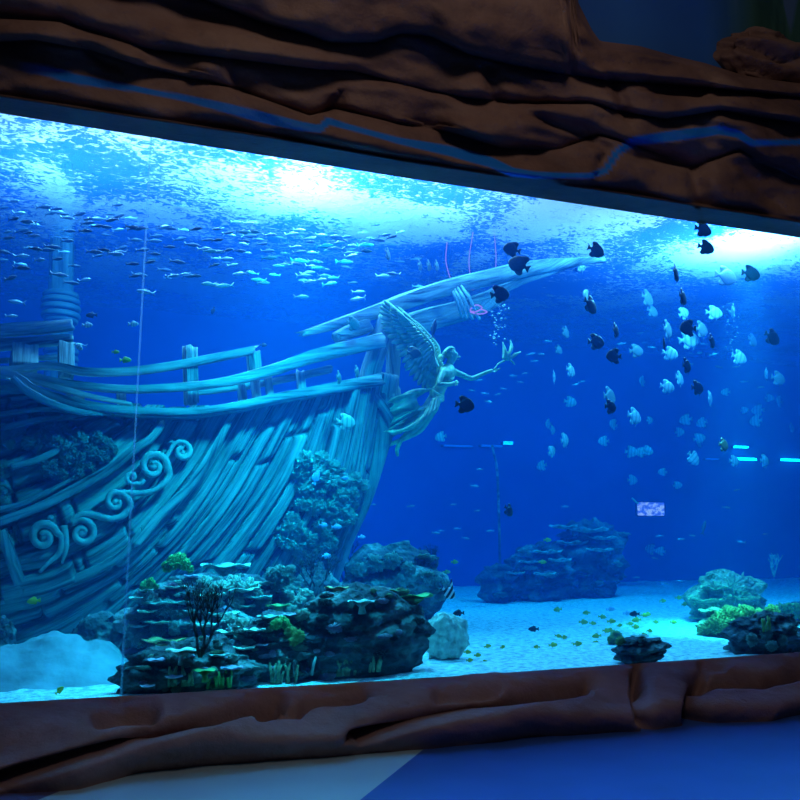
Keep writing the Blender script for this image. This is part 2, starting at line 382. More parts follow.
# lower ledge
EL = [(-300, 722), (0, 703), (400, 680), (800, 652), (1150, 630)]
FR = [(-300, 815), (-60, 797), (30, 793), (80, 789), (135, 774), (200, 766), (265, 761), (360, 754), (430, 749), (530, 737), (640, 731), (700, 724), (770, 721), (800, 713), (1150, 690)]
EDGE = [(-300, 790), (0, 757), (68, 740), (115, 733), (150, 735), (200, 722), (260, 728), (330, 726), (400, 718), (470, 704), (535, 700), (600, 702), (632, 704), (650, 693), (692, 692), (740, 694), (800, 688), (1150, 662)]
CR = [([(-300, 820), (0, 785), (68, 765), (115, 751), (148, 738), (202, 724), (250, 708), (275, 704)], 5, .26),
      ([(262, 714), (299, 713), (309, 702), (363, 696)], 4, .14),
      ([(360, 741), (400, 730), (434, 720), (484, 708), (535, 697), (585, 690)], 5, .26),
      ([(634, 674), (640, 722)], 5, .16), ([(697, 680), (690, 720)], 7, .26),
      ([(700, 682), (766, 684), (800, 675), (900, 668)], 5, .18),
      ([(100, 717), (125, 711), (150, 713)], 7, .10), ([(440, 695), (500, 692)], 6, .06), ([(262, 714), (285, 706), (300, 706)], 4, .08), ([(702, 666), (725, 666)], 4, .04)]
xs = np.arange(-300, 1151, 3.0); e0, e1, e2 = npoly(EL, xs), npoly(EDGE, xs), npoly(FR, xs)
sm = np.ones(5)/5; e1 = np.convolve(np.pad(e1, 2, mode='edge'), sm, 'valid')
NV1, NV2 = 26, 26; V = []; PX = []; PY = []
def pt_on_top(x, y, z): return atz(x, y, z)
for k in range(NV1+NV2+1):
    for i, x in enumerate(xs):
        pb = atz(x, e0[i], SILL); pb.y = min(pb.y, .02)
        pe = atz(x, e1[i], SILL-.05); pe.y = max(pe.y, -.60)
        pe = at(x, e1[i], pe.y)
        pf = atz(x, e2[i], 0.0)
        if k <= NV1: t = k/NV1; p = pb.lerp(pe, t)+Vector((0, 0, .03*math.sin(PI*t)))
        else:
            t = (k-NV1)/NV2; p = pe.lerp(pf, t)+Vector((0, -.09*math.sin(PI*t), .03*math.sin(PI*t)))
        q = proj(p); PX.append(q[0]); PY.append(q[1]); V.append(p)
PX, PY = np.array(PX), np.array(PY); W = len(xs); carve = np.zeros(len(V))
for poly, w, dep in CR:
    d, s = pdist(PX, PY, poly); below = s > 0
    carve = np.maximum(carve, 1.35*dep*np.exp(-(d/np.where(below, w*(.6 if dep > .12 else 1.2), w*(1.9 if dep > .12 else 1.2)))**2))
for k in range(len(V)):
    p = V[k]; r = k//W; t = r/(NV1+NV2)
    n_ = Vector((0, -.35-.65*smoothstep(.3, .6, t), .8*(1-smoothstep(.3, .7, t)))).normalized()
    am = min(1, r/3)
    V[k] = p+n_*((.035*fr(p, 1.7, 2, 3)+.01*fr(p, 6, 4, 3))*am-carve[k]*am)
    if r == NV1+NV2: V[k].z = -.01
Fc = [(j*W+i, (j+1)*W+i, (j+1)*W+i+1, j*W+i+1) for j in range(NV1+NV2) for i in range(W-1)]
o = mesh('rock_ledge', V, Fc, M['ledge']); set_attr(o, 'paint', [0]*len(V))
tag(o, 'reddish brown carved rock ledge running along the foot of the aquarium window', 'rockwork')

# floor: blue with one pale band
M['floor_blue'] = simple('blue_floor_vinyl', (.045, .13, .50), .35, var=.08, scale=2, bump=.02, bscale=60)
M['floor_pale'] = simple('pale_floor_vinyl', (.42, .62, .74), .35, var=.05, scale=2, bump=.02, bscale=60)
M['floor_violet'] = simple('violet_floor_vinyl', (.12, .12, .30), .35, var=.05, scale=2, bump=.02, bscale=60)
a1, a2 = atz(425, 748, 0), atz(360, 800, 0); b1, b2 = atz(60, 791, 0), atz(20, 800, 0)
def ext(p, q, Y): return Vector((p.x+(q.x-p.x)*(Y-p.y)/(q.y-p.y), Y, 0))
b_dir = (a2-a1)
A0, A1 = ext(a1, a2, .0), ext(a1, a2, -12); B0 = Vector((b1.x+(0-b1.y)*b_dir.x/b_dir.y, 0, 0)); B1 = Vector((b1.x+(-12-b1.y)*b_dir.x/b_dir.y, -12, 0))
V = [(-14, 0, 0), B0, A0, (22, 0, 0), (-14, -12, 0), B1, A1, (22, -12, 0)]
V = [Vector(v) for v in V]; V[4].x = min(-14, B1.x-1)
o = mesh('floor', V, [(0, 4, 5, 1), (1, 5, 6, 2), (2, 6, 7, 3)], M['floor_violet'], smooth=False)
o.data.materials.append(M['floor_pale']); o.data.materials.append(M['floor_blue'])
for i, p in enumerate(o.data.polygons): p.material_index = i
tag(o, kind='structure')

# ------------------------------------------------------------------ the sunken ship
ship = empty('sunken_ship', at(200, 520, 3.5)); ship.location.z = SAND
tag(ship, 'weathered wooden sailing ship wreck, its bow pointing right across the tank', 'ship')
bpy.context.view_layer.update()
def under(o, par=ship):
    o.parent = par; o.matrix_parent_inverse = par.matrix_world.inverted(); return o
def P3(poly): return [tuple(at(*p)) for p in poly]
# guide curves (photo pixel, pixel, depth) from lower left to the rail
HC = [
 [(-170, 400, 3.3), (-60, 396, 3.1), (0, 394, 2.95), (35, 396, 2.9), (70, 402, 2.85)],
 [(-170, 448, 3.2), (-60, 440, 3.1), (0, 432, 3.0), (50, 418, 2.95), (100, 404, 2.9)],
 [(-170, 560, 2.9), (-60, 545, 2.75), (0, 522, 2.7), (75, 490, 2.7), (130, 455, 2.75), (166, 406, 2.85)],
 [(-170, 640, 3.1), (-60, 622, 2.95), (0, 603, 2.85), (60, 585, 2.8), (125, 552, 2.8), (185, 485, 2.85), (232, 404, 2.95)],
 [(-150, 720, 3.5), (-20, 690, 3.3), (60, 655, 3.15), (140, 590, 3.0), (215, 510, 3.0), (282, 398, 3.05)],
 [(-50, 780, 4.0), (60, 730, 3.7), (160, 650, 3.4), (230, 565, 3.2), (290, 480, 3.15), (324, 394, 3.15)],
 [(80, 790, 4.2), (160, 730, 3.9), (245, 650, 3.55), (293, 575, 3.35), (335, 490, 3.25), (354, 390, 3.25)],
 [(200, 760, 4.2), (262, 700, 3.9), (302, 630, 3.7), (330, 570, 3.5), (357, 490, 3.4), (374, 386, 3.4)],
 [(270, 745, 4.3), (298, 690, 4.1), (321, 620, 3.95), (341, 545, 3.85), (369, 475, 3.8), (388, 384, 3.7)],
 [(300, 745, 4.9), (312, 690, 4.8), (332, 620, 4.7), (347, 545, 4.6), (370, 475, 4.5), (386, 388, 4.3)]]
NT_, NK = 220, 56
G = np.array([catmull(P3(c), NT_) for c in HC])            # 9 x NT x 3
NS = NK*9+1
GS = np.zeros((NS, NT_, 3))
for j in range(NT_): GS[:, j, :] = catmull(G[:, j, :], NS)
PLK = [-2, 0, 3, 6, 11, 15, 19, 22, 24, 26]
def plank_u(s):                                             # guide index -> plank coordinate
    return float(np.interp(s, range(10), PLK))
dU = np.gradient(GS, axis=0); dT = np.gradient(GS, axis=1); Nn = np.cross(dU, dT); Nn /= np.linalg.norm(Nn, axis=2)[:, :, None]
if Nn[NS//2, NT_//2, 1] > 0: Nn = -Nn
rs = random.Random(3); joints = {k: sorted(rs.uniform(.05, .97) for _ in range(rs.choice([4, 5, 5, 6]))) for k in range(-4, 44)}
offs = {}; wid = 0
V, UV = [], []
arc = np.cumsum(np.linalg.norm(np.diff(GS, axis=1, prepend=GS[:, :1]), axis=2), axis=1)
for i in range(NS):
    pu = plank_u(9*i/(NS-1)); 
    for j in range(NT_):
        t = j/(NT_-1); q = pu+.22*nz((pu*.0+1, t*3, 2.2))+.10*nz((pu*.6, t*9, 0)); k = int(math.floor(q)); fu = q-k
        seg = sum(1 for x in joints.get(k, []) if x < t); key = (k, seg)
        if key not in offs: offs[key] = rs.uniform(-.05, .07)*(1 if rs.random() > .12 else 2.2)
        h = offs[key]+.006*math.sin(PI*fu)
        h += .013*nz((fu*9+k*3.3, t*5, k))+.012*nz((fu*22+k*7, t*9, 1))
        e = min(fu, 1-fu)
        if e < .13: h -= .13*(1-e/.13)
        dj = min([abs(t-x) for x in joints.get(k, [9])])
        if dj < .008: h -= .09*(1-dj/.008)
        V.append(Vector(GS[i, j])+Vector(Nn[i, j])*h); UV.append((q*.24+k*3.7+seg*1.3, arc[i, j]+k*1.9))
Fc = [(i*NT_+j, i*NT_+j+1, (i+1)*NT_+j+1, (i+1)*NT_+j) for i in range(NS-1) for j in range(NT_-1)]
hull = under(mesh('hull', V, Fc, M['wood_hull'], uv=UV))
hullsmooth = BVHTree.FromPolygons([tuple(GS[i, j]+Nn[i, j]*.03) for i in range(NS) for j in range(NT_)], Fc)
hullbvh = BVHTree.FromPolygons([v[:] for v in V], Fc)
def on_hull(px, py, off=0.0, bvh=None):
    d = ray(px, py).normalized(); h = (bvh or hullbvh).ray_cast(CAM, d)
    if h[0] is None: return at(px, py, 3.2)
    n = h[1] if h[1].dot(d) < 0 else -h[1]
    return h[0]+n*off
def beam(name, poly, width_px, mat='wood', sides=12, square=.6, rough=.16, n=40, flat=1.0, ragged=.08, seed=None, par=ship, hullfit=None):
    """poly of (px,py,Y); width_px list (pixels)"""
    seed = seed if seed is not None else len(bpy.data.objects)
    if hullfit is not None:
        pts = catmull([(p[0], p[1]) for p in poly], n); path = [on_hull(x, y, hullfit+.03, hullsmooth) for x, y in pts]
        for _ in range(3): path = [path[0]]+[(path[i-1]+path[i]*2+path[i+1])/4 for i in range(1, n-1)]+[path[-1]]
    else: path = catmull(P3(poly), n)
    wp = width_px if hasattr(width_px, '__len__') else [width_px]
    wp = np.interp(np.linspace(0, 1, n), np.linspace(0, 1, len(wp)), wp)
    rad = [w*.5*((Vector(p)-CAM).dot(fwd)/F) for w, p in zip(wp, path)]
    mb = tube(path, rad, sides, square, rough, seed, flat, ragged)
    return under(mb.build(name, M[mat], smooth=True), par)
# wales (raised strakes) on the hull
beam('wale', [(0, 523), (40, 508), (75, 490), (110, 470), (135, 450), (150, 440), (162, 425)], [9, 10, 9, 8], hullfit=.04, ragged=.2)
beam('wale', [(0, 598), (35, 592), (60, 583), (100, 566), (125, 550), (140, 530)], [9, 8, 9, 7], hullfit=.03, ragged=.2)
beam('wale', [(133, 545), (160, 512), (186, 487), (210, 452), (226, 424)], [8, 9, 10, 7], hullfit=.05, ragged=.2)
beam('wale', [(0, 512), (30, 503), (75, 480)], [7, 6, 4], hullfit=.04)
beam('wale', [(15, 470), (40, 463), (66, 450), (90, 443)], [7, 8, 6], hullfit=.05, ragged=.25)
beam('wale', [(-40, 440), (0, 432), (40, 423), (75, 420)], [8, 7, 5], hullfit=.05, ragged=.2)
beam('wale', [(-40, 418), (0, 414), (40, 408), (62, 405)], [6, 5, 4], hullfit=.06, ragged=.2)
beam('hull_frame', [(3, 530, 2.6), (14, 560, 2.6), (24, 590, 2.7)], [9, 11, 10], hullfit=.05)
# dark shelf under the lowest rail, then rails
V = []; SH = [(-60, 380), (10, 384), (61, 402), (91, 409), (135, 414), (189, 415), (236, 409), (270, 402), (316, 394), (376, 384)]
xx = catmull([(a, b, 2.75+.0*a) for a, b in SH], 50)
for k, x in enumerate(xx):
    Y = float(np.interp(x[0], [-60, 100, 232, 324, 376], [2.75, 2.65, 2.72, 2.95, 3.3]))
    a = at(x[0], x[1]-3, Y); V += [a, a+Vector((0, .9, .0)), a+Vector((0, .9, -.05)), a+Vector((0, 0, -.06))]
Fc = []
for k in range(49):
    for c in range(4): Fc.append((k*4+c, k*4+(c+1) % 4, k*4+4+(c+1) % 4, k*4+4+c))
under(mesh('deck_edge', V, Fc, M['wood'], smooth=False, uv=[(v[1]*1.0+.3*v[2], v[0]) for v in V]))
RC = [(-60, 372, 2.75), (10, 376, 2.68), (34, 389, 2.65), (61, 399, 2.62), (91, 406, 2.6), (135, 411, 2.6), (189, 412, 2.62), (236, 406, 2.7), (270, 399, 2.8), (316, 391, 2.95), (379, 380, 3.3)]
beam('rail', RC, [8, 8, 9, 8, 9, 12], n=70, square=.8, ragged=.15)
beam('rail', [(-60, 372, 2.9), (27, 376, 2.78), (61, 383, 2.75), (118, 389, 2.75), (169, 388, 2.75), (219, 383, 2.8), (270, 371, 2.9), (315, 356, 3.05), (380, 341, 3.4)], [7, 8, 8, 9, 12, 15], n=70, square=.8, ragged=.15)
beam('rail', [(-60, 366, 3.1), (0, 370, 3.05), (50, 366, 3.0), (85, 372, 3.0), (135, 371, 3.0), (189, 363, 3.0), (254, 350, 3.1)], [7, 7, 8, 9, 8], n=60, square=.8, ragged=.2)
beam('rail', [(12, 378, 2.6), (27, 391, 2.6), (50, 403, 2.58), (80, 412, 2.58), (110, 414, 2.6)], [7, 8, 7, 4], n=40, square=.7, ragged=.15)
beam('rail', [(20, 378, 2.75), (50, 386, 2.7), (90, 396, 2.7), (130, 404, 2.7)], [5, 6, 4], n=40, square=.7, ragged=.15)
beam('rail', [(190, 394, 3.0), (230, 389, 3.1), (280, 380, 3.25), (330, 369, 3.4)], [5, 6, 7, 8], n=40, square=.8, ragged=.15)
for a, b, wpx in [((190, 348, 3.1), (191, 405, 3.0), 12), ((253, 352, 3.15), (255, 372, 3.15), 13), ((66, 345, 3.3), (66, 375, 3.1), 14), ((24, 352, 3.4), (24, 372, 3.2), 24),
                  ((241, 384, 3.1), (243, 404, 3.05), 7), ((255, 380, 3.1), (257, 400, 3.05), 7), ((268, 377, 3.1), (270, 398, 3.1), 7), ((121, 390, 2.9), (122, 410, 2.9), 9), ((300, 372, 3.2), (302, 392, 3.2), 8)]:
    beam('post', [a, b], wpx, n=10, square=.9, rough=.08)
# raised quarter at left
beam('cabin_beam', [(-60, 336, 3.3), (0, 331, 3.3), (40, 328, 3.3), (73, 325, 3.3)], [13, 12, 12, 11], square=.8, ragged=.05)
beam('cabin_beam', [(-60, 346, 3.4), (0, 345, 3.4), (73, 339, 3.4)], [12, 11, 9], square=.9, ragged=.05)
beam('cabin_beam', [(-60, 362, 3.5), (0, 361, 3.5), (72, 356, 3.5)], [6, 5, 5], square=.9)
# mast with turned collar
mast = beam('mast', [(58, 392, 7.2), (60, 320, 7.2), (62, 250, 7.2), (63, 200, 7.2), (63.5, 165, 7.2)], [27, 25, 23, 21, 19], mat='wood_mast_dim', square=0, rough=.03, sides=20, n=30)
for py, w in [(296, 30), (302, 33), (309, 34), (316, 33), (321, 28), (352, 29), (359, 29), (366, 28)]:
    c = at(61, py, 7.2); r = w*.5*m_per_px(61, py, 7.2); mb = MB()
    pts = [(c.x+r*.9*math.cos(a), c.y+r*.9*math.sin(a), c.z) for a in np.linspace(0, 2*PI, 33)]
    tube(pts, .06, 8, mb=mb); o = under(mb.build('collar_ring', M['wood_mast_dim'])); o.parent = mast; o.matrix_parent_inverse = mast.matrix_world.inverted()
# bow: stem head, knees, bowsprit spars
beam('stem_post', [(388, 374, 3.6), (384, 420, 3.7), (376, 455, 3.75), (364, 500, 3.85), (345, 545, 4.0), (322, 610, 4.1), (298, 690, 4.3)], [20, 22, 18, 14, 12, 12, 12], n=50, square=.5, rough=.12)
beam('stem_knee', [(386, 318, 3.6), (379, 345, 3.6), (371, 372, 3.55), (366, 398, 3.55)], [17, 18, 19, 16], n=24, square=.6, ragged=.05)
beam('stem_knee', [(392, 322, 3.8), (394, 352, 3.8), (392, 385, 3.8)], [14, 14, 12], n=24, square=.6, ragged=.05)
mb = MB()
blob(at(385, 402, 3.65), .22, 11, .18, 1.5, 4, (1.0, .7, 1.35), mb=mb); blob(at(392, 420, 3.7), .16, 12, .2, 1.5, 3, (1.0, .7, 1.3), mb=mb)
mb.uv = [(v.x*.8+v.y, v.z) for v in mb.v]
under(mb.build('stem_head', M['wood']))
beam('stem_cheek', [(366, 392, 3.5), (376, 398, 3.5), (385, 410, 3.5), (392, 424, 3.55), (402, 432, 3.6)], [7, 9, 9, 8, 5], n=24, square=.4)
beam('bowsprit', [(302, 334, 3.2), (340, 323, 3.45), (380, 310, 3.7), (415, 298, 4.0), (451, 287, 4.3), (501, 275, 4.6), (545, 266, 4.9), (604, 259, 5.1)], [6, 11, 14, 17, 17, 17, 14, 5], n=70, square=.35, rough=.15, ragged=.25)
beam('bowsprit_spar', [(376, 341, 3.9), (400, 329, 4.1), (434, 318, 4.4), (470, 308, 4.7), (497, 296, 5.0)], [20, 22, 23, 22, 17], n=50, square=.35, rough=.14, ragged=.3)
beam('bowsprit_spar', [(470, 303, 4.5), (500, 290, 4.9), (530, 279, 4.9), (565, 268, 5.1)], [7, 9, 7, 5], n=40, square=.3, rough=.2, ragged=.3)
beam('broken_beam', [(336, 338, 3.3), (352, 331, 3.4), (368, 326, 3.5)], [11, 14, 14], n=20, square=.5, ragged=.08)
# lashing round the spars
for k, (x, dx) in enumerate([(452, 0), (456, 2), (461, 5), (449, -2)]):
    c1 = at(x, 286, 4.22); c2 = at(x+13+dx*.5, 315, 4.3); b1 = at(x+2, 284, 4.75); b2 = at(x+15+dx*.5, 316, 5.0)
    under(tube(catmull([c1, (c1+c2)/2+Vector((-.03, -.10, 0)), c2, b2, b1, c1], 40), .022, 8, mb=MB()).build('lashing', M['rope']))
# ------------------------------------------------------------------ carved scrollwork on the hull
def scroll(pxs, w, name='scroll_carving'):
    n = len(pxs)*5; pts = catmull(pxs, n); path = [on_hull(x, y, .075, hullsmooth) for x, y in pts]
    s = m_per_px(100, 500, 2.7)
    return under(tube(path, [x*.58*s for x in w], 10, 0, .05, n).build(name, M['carve']))
def spiral(cx, cy, r, a0, turns, sgn=1, n=18, r1=.22):
    return [(cx+r*(1-(1-r1)*t)*math.cos(a0+sgn*turns*2*PI*t), cy+r*(1-(1-r1)*t)*math.sin(a0+sgn*turns*2*PI*t)) for t in np.linspace(0, 1, n)]
scroll([(40, 570), (50, 560), (60, 550), (62, 536)]+spiral(44, 536, 14, -.3, 1.35, -1), [3, 6, 7, 6, 6, 5, 4])
scroll(spiral(82, 532, 14, -2.4, 1.35, 1)[::-1]+[(80, 515), (92, 514), (108, 518), (120, 516), (129, 505)]+spiral(115, 502, 12, .1, 1.1, -1)[2:], [4, 5, 6, 6, 6, 6, 5, 5, 4])
scroll([(119, 492), (132, 493), (147, 492), (160, 485), (167, 475)]+spiral(152, 467, 14, .2, 1.35, -1)[1:], [5, 6, 7, 6, 6, 5, 4])
scroll([(143, 480), (139, 484)]+spiral(131, 478, 7, .6, 1.1, 1)[1:], [4, 4, 4, 3])
scroll([(166, 474), (163, 462), (168, 452)]+spiral(180, 452, 11, PI, 1.3, 1)[1:], [4, 4, 5, 6, 5, 4])
scroll([(64, 525), (66, 545), (62, 562)], [6, 5, 2])
for x, y, r in [(44, 537, 5), (82, 532, 5.5), (115, 502, 4.5), (152, 467, 5), (181, 453, 3.5), (51, 518, 4)]:
    mb = MB(); p = on_hull(x, y, .06, hullsmooth); blob(p, .8*r*m_per_px(x, y, 2.7), int(x), .08, 2, 3, (1, .8, 1), mb=mb); under(mb.build('scroll_boss', M['carve']))

# ------------------------------------------------------------------ figurehead
FY = 3.55
def fp(cx, cy, dy=0.0): return at(360+cx/4.706, 280+cy/4.706, FY+dy)
fig = empty('figurehead_statue', fp(200, 560)); bpy.context.view_layer.update()
tag(fig, 'greenish bronze figurehead of a winged woman reaching forward, mounted under the bowsprit', 'statue')
u = m_per_px(440, 380, FY)/4.706                          # metres per crop pixel
def skin(name, pts, edges, radii, mat, sub=2, root=0):
    me = bpy.data.meshes.new(name); me.from_pydata([tuple(p) for p in pts], edges, []); o = bpy.data.objects.new(name, me); COL.objects.link(o)
    m = o.modifiers.new('s', 'SKIN'); m.use_smooth_shade = True
    for i, r in enumerate(radii):
        v = me.skin_vertices[0].data[i]; v.radius = (r, r) if not hasattr(r, '__len__') else r; v.use_root = (i == root)
    s = o.modifiers.new('d', 'SUBSURF'); s.levels = s.render_levels = sub
    dg = bpy.context.evaluated_depsgraph_get(); dg.update(); ev = o.evaluated_get(dg); m2 = bpy.data.meshes.new_from_object(ev)
    o.modifiers.clear(); o.data = m2; m2.materials.clear(); m2.materials.append(mat); m2.polygons.foreach_set('use_smooth', [True]*len(m2.polygons)); return o
B = []; R_ = []; Ed = []
def add(p, r, par=None):
    B.append(p); R_.append(r if hasattr(r, '__len__') else r*u); i = len(B)-1
    if par is not None: Ed.append((par, i))
    return i
pel = add(fp(338, 590), 40); wa = add(fp(368, 530, -.01), 31, pel); rib = add(fp(392, 475, -.01), 37, wa); chs = add(fp(408, 432), 42, rib)
nk = add(fp(422, 398, .0), 17, chs); hd0 = add(fp(430, 378), 20, nk); hd1 = add(fp(438, 352), 30, hd0); hd2 = add(fp(436, 338), 25, hd1)
sh = add(fp(388, 432, -.13), 18, chs); el = add(fp(368, 493, -.20), 13, sh); wr = add(fp(428, 492, -.22), 10, el); ha = add(fp(450, 482, -.20), 10, wr)
sf = add(fp(438, 430, .14), 18, chs); ef = add(fp(525, 466, .20), 13, sf); wf = add(fp(600, 432, .16), 9, ef); hf = add(fp(628, 424, .15), 9, wf)
hp = add(fp(322, 610, -.10), 30, pel); kn = add(fp(262, 690, -.12), 22, hp); an = add(fp(190, 755, -.06), 11, kn); ft = add(fp(172, 800, -.05), 11, an); te = add(fp(178, 832, -.04), 6, ft)
h2 = add(fp(325, 625, .10), 30, pel); k2 = add(fp(280, 705, .14), 22, h2); a2_ = add(fp(215, 745, .14), 11, k2); f2 = add(fp(150, 770, .12), 11, a2_); t2 = add(fp(120, 785, .1), 6, f2)
b1_ = add(fp(424, 455, -.07), 17, chs); b2_ = add(fp(436, 452, .06), 16, chs)
body = skin('body', B, Ed, R_, M['bronze']); under(body, fig)
# hands: five fingers each
def hand(name, wrist, dirv, palm_n, curl, s):
    d = dirv.normalized(); n = palm_n.normalized(); a = d.cross(n).normalized(); pts, ed, ra = [], [], []
    def ad(p, r, par=None):
        pts.append(p); ra.append(r); i = len(pts)-1
        if par is not None: ed.append((par, i))
        return i
    r0 = ad(wrist, 11*u*s/1.0); pm = ad(wrist+d*16*u*s, 11*u*s, r0)
    for k, (off, ln) in enumerate([(-1.5, 20), (-.5, 24), (.5, 22), (1.5, 17)]):
        p0 = ad(wrist+d*24*u*s+a*off*6*u*s, 3.6*u*s, pm); p1 = ad(pts[p0]+(d*math.cos(curl)+n*math.sin(curl))*ln*.5*u*s, 3.2*u*s, p0)
        ad(pts[p1]+(d*math.cos(2*curl)+n*math.sin(2*curl))*ln*.5*u*s, 2.6*u*s, p1)
    t0 = ad(wrist+d*8*u*s-a*11*u*s, 4*u*s, r0); ad(pts[t0]+(d*.7-a*.5+n*.4)*15*u*s, 3*u*s, t0)
    return under(skin(name, pts, ed, ra, M['bronze'], 1), fig)
hand('hand', fp(628, 424, .15), Vector((1, .1, .12)), Vector((0, 0, 1)), .35, .9)
hand('hand', fp(445, 486, -.2), Vector((.8, .3, .45)), Vector((0, 1, -.2)), .5, .8)
# face details, ears
mb = MB()
blob(fp(466, 362, -.0), 6.5*u, 1, .05, 2, 2, (1.3, .6, .9), mb=mb); o = under(mb.build('nose', M['bronze']), fig)
for dy in (-.035, .035): mb = MB(); blob(fp(458, 352, dy), 4.5*u, 2, .02, 2, 2, mb=mb); under(mb.build('eye', M['bronze']), fig)
mb = MB(); blob(fp(461, 374), 5*u, 3, .02, 2, 2, (.8, 1.2, .4), mb=mb); under(mb.build('mouth', M['bronze']), fig)
mb = MB(); blob(fp(432, 358, -.075), 7*u, 4, .05, 2, 2, (.8, .4, 1.2), mb=mb); under(mb.build('ear', M['bronze']), fig)
# hair: cap, wavy strands and knot
mb = MB(); blob(fp(423, 345), 31*u, 6, .06, 2, 4, (1.0, .95, .9), mb=mb)
for k in range(9):
    a = -.09+.18*k/8
    pts = [fp(446, 326, a*.5), fp(430, 318, a*.8), fp(408, 328, a*1.1), fp(392, 352, a*1.2), fp(388, 372, a), fp(378, 385, a*.8)]
    q = catmull(pts, 26); q = [Vector(p)+Vector((0, .006*math.sin(i*1.3+k), .008*math.sin(i*1.1+k*2))) for i, p in enumerate(q)]
    tube(q, [.010, .016, .020, .018, .01], 7, mb=mb)
blob(fp(383, 366), 17*u, 8, .25, 3, 3, mb=mb)
under(mb.build('hair', M['bronze']), fig)
# wings: rows of overlapping feathers
def feather(mb, a, b, w, nrm, cup=.15):
    a, b = Vector(a), Vector(b); d = b-a; L = d.length; t = d.normalized(); s = t.cross(nrm).normalized(); n = 12; V = []; Fc = []
    for i in range(n+1):
        x = i/n; ww = w*(math.sin(PI*min(1, x*.55+.12))**.7)*(1 if x < .8 else math.sqrt(max(0, 1-((x-.8)/.2)**2))*.95+.05)
        c = a+t*(L*x)+nrm*(-.05*L*math.sin(PI*x)*cup)
        V += [c-s*ww*.5, c+nrm*(-.018), c+s*ww*.5, c+nrm*.012]
    for i in range(n):
        for k in range(4): Fc.append((i*4+k, i*4+(k+1) % 4, i*4+4+(k+1) % 4, i*4+4+k))
    Fc += [(3, 2, 1, 0), (n*4, n*4+1, n*4+2, n*4+3)]; mb.add(V, Fc)
def wing(dy, ox, oy, sc=1.0):
    mb = MB(); nrm = Vector((.25, -1, .1)).normalized()
    nrm = Vector((-.25, 1, -.1)).normalized()*-1
    lead = catmull([(360, 412), (345, 370), (338, 312), (300, 262), (255, 212), (215, 178)], 40)
    tips = catmull([(345, 500), (300, 515), (255, 478), (215, 425), (190, 370), (150, 300), (112, 240), (95, 185), (92, 130), (112, 95)], 40)
    P = lambda q, d: fp(q[0]+ox, q[1]+oy, dy+d)
    N = 22
    for row, (f0, f1, wpx, d) in enumerate([(.12, 1.0, 26, .0), (.08, .66, 24, -.03), (.03, .40, 22, -.055)]):
        for k in range(N):
            t = (k+.5*(row % 2))/(N-1); i = min(39, int(t*39)); a = lead[min(39, int((t**.8)*39))]; b = tips[i]
            q0 = (a[0]+(b[0]-a[0])*f0, a[1]+(b[1]-a[1])*f0); q1 = (a[0]+(b[0]-a[0])*f1, a[1]+(b[1]-a[1])*f1)
            feather(mb, P(q0, d-.002*k+.0), P(q1, d+.02-.002*k), wpx*u*sc, nrm)
    path = [P(q, -.04) for q in lead]; tube(path, [16*u, 13*u, 11*u, 10*u, 8*u, 5*u], 10, rough=.1, mb=mb)
    return under(mb.build('wing', M['bronze']), fig)
wing(-.08, 0, 0); wing(.22, 26, 4)
# drapery: pleated cloth swept back from the hips
def cloth(top, bot, nu, nv, amp, freq, dy0, dy1, mid=None, ph=0):
    A = catmull(top, nu); Bt = catmull(bot, nu); V = []
    for j in range(nv):
        t = j/(nv-1)
        for i in range(nu):
            s = i/(nu-1); q = A[i]*(1-t)+Bt[i]*t
            if mid is not None: q = q+np.array(mid)*math.sin(PI*t)
            w = amp*(.25+.75*t)*math.sin(freq*s*2*PI+ph+1.2*math.sin(t*3+s*4))
            V.append(fp(q[0]+w*26*u*0, q[1]+6*math.sin(s*19+t*4)*t, dy0+(dy1-dy0)*t+w-.05*math.sin(PI*t)))
    Fc = [(j*nu+i, (j+1)*nu+i, (j+1)*nu+i+1, j*nu+i+1) for j in range(nv-1) for i in range(nu-1)]
    o = mesh('drapery', V, Fc, M['bronze']); m = o.modifiers.new('t', 'SOLIDIFY'); m.thickness = .02; under(o, fig)
cloth([(352, 512), (300, 525), (268, 560), (300, 610), (350, 585)], [(250, 575), (175, 552), (128, 585), (150, 650), (132, 708)], 70, 24, .045, 4.5, -.14, -.05, (0, -14))
cloth([(372, 545), (345, 560), (325, 590), (310, 625)], [(330, 620), (270, 670), (215, 712), (110, 716)], 60, 24, .035, 5, -.16, -.13, (10, 24), 1)
cloth([(372, 545), (345, 585), (330, 620)], [(160, 650), (140, 690), (120, 722)], 50, 20, .03, 4, -.02, .1, (0, 10), 2)
mb = MB()
for k in range(4): tube(catmull([fp(330, 512+k*9, -.10), fp(352, 528+k*9, -.16), fp(380, 545+k*8, -.10), fp(392, 540+k*8, .02)], 20), [5*u, 8*u, 6*u], 8, rough=.1, mb=mb)
under(mb.build('sash', M['bronze']), fig)
# bird held out on the far hand
def star(c, s):
    mb = MB(); blob(c, 15*s, 3, .1, 2, 3, (1.2, .7, 1.6), mb=mb)
    o = under(mb.build('held_bird', M['bronze']), fig)
    for pts, r in [(([676, 370], [680, 330], [672, 292]), [12, 15, 3]), (([700, 375], [728, 352], [757, 338]), [12, 16, 4]), (([695, 365], [712, 320], [708, 282]), [12, 15, 3]), (([702, 372], [722, 390], [730, 400]), [7, 6, 2]), (([680, 380], [650, 395], [632, 420]), [9, 6, 4])]:
        w = under(tube(catmull([fp(*p, .14) for p in pts], 14), [x*u for x in r], 8, flat=.6, rough=.1).build('bird_wing', M['bronze']), fig)
star(fp(692, 358, .14), u)
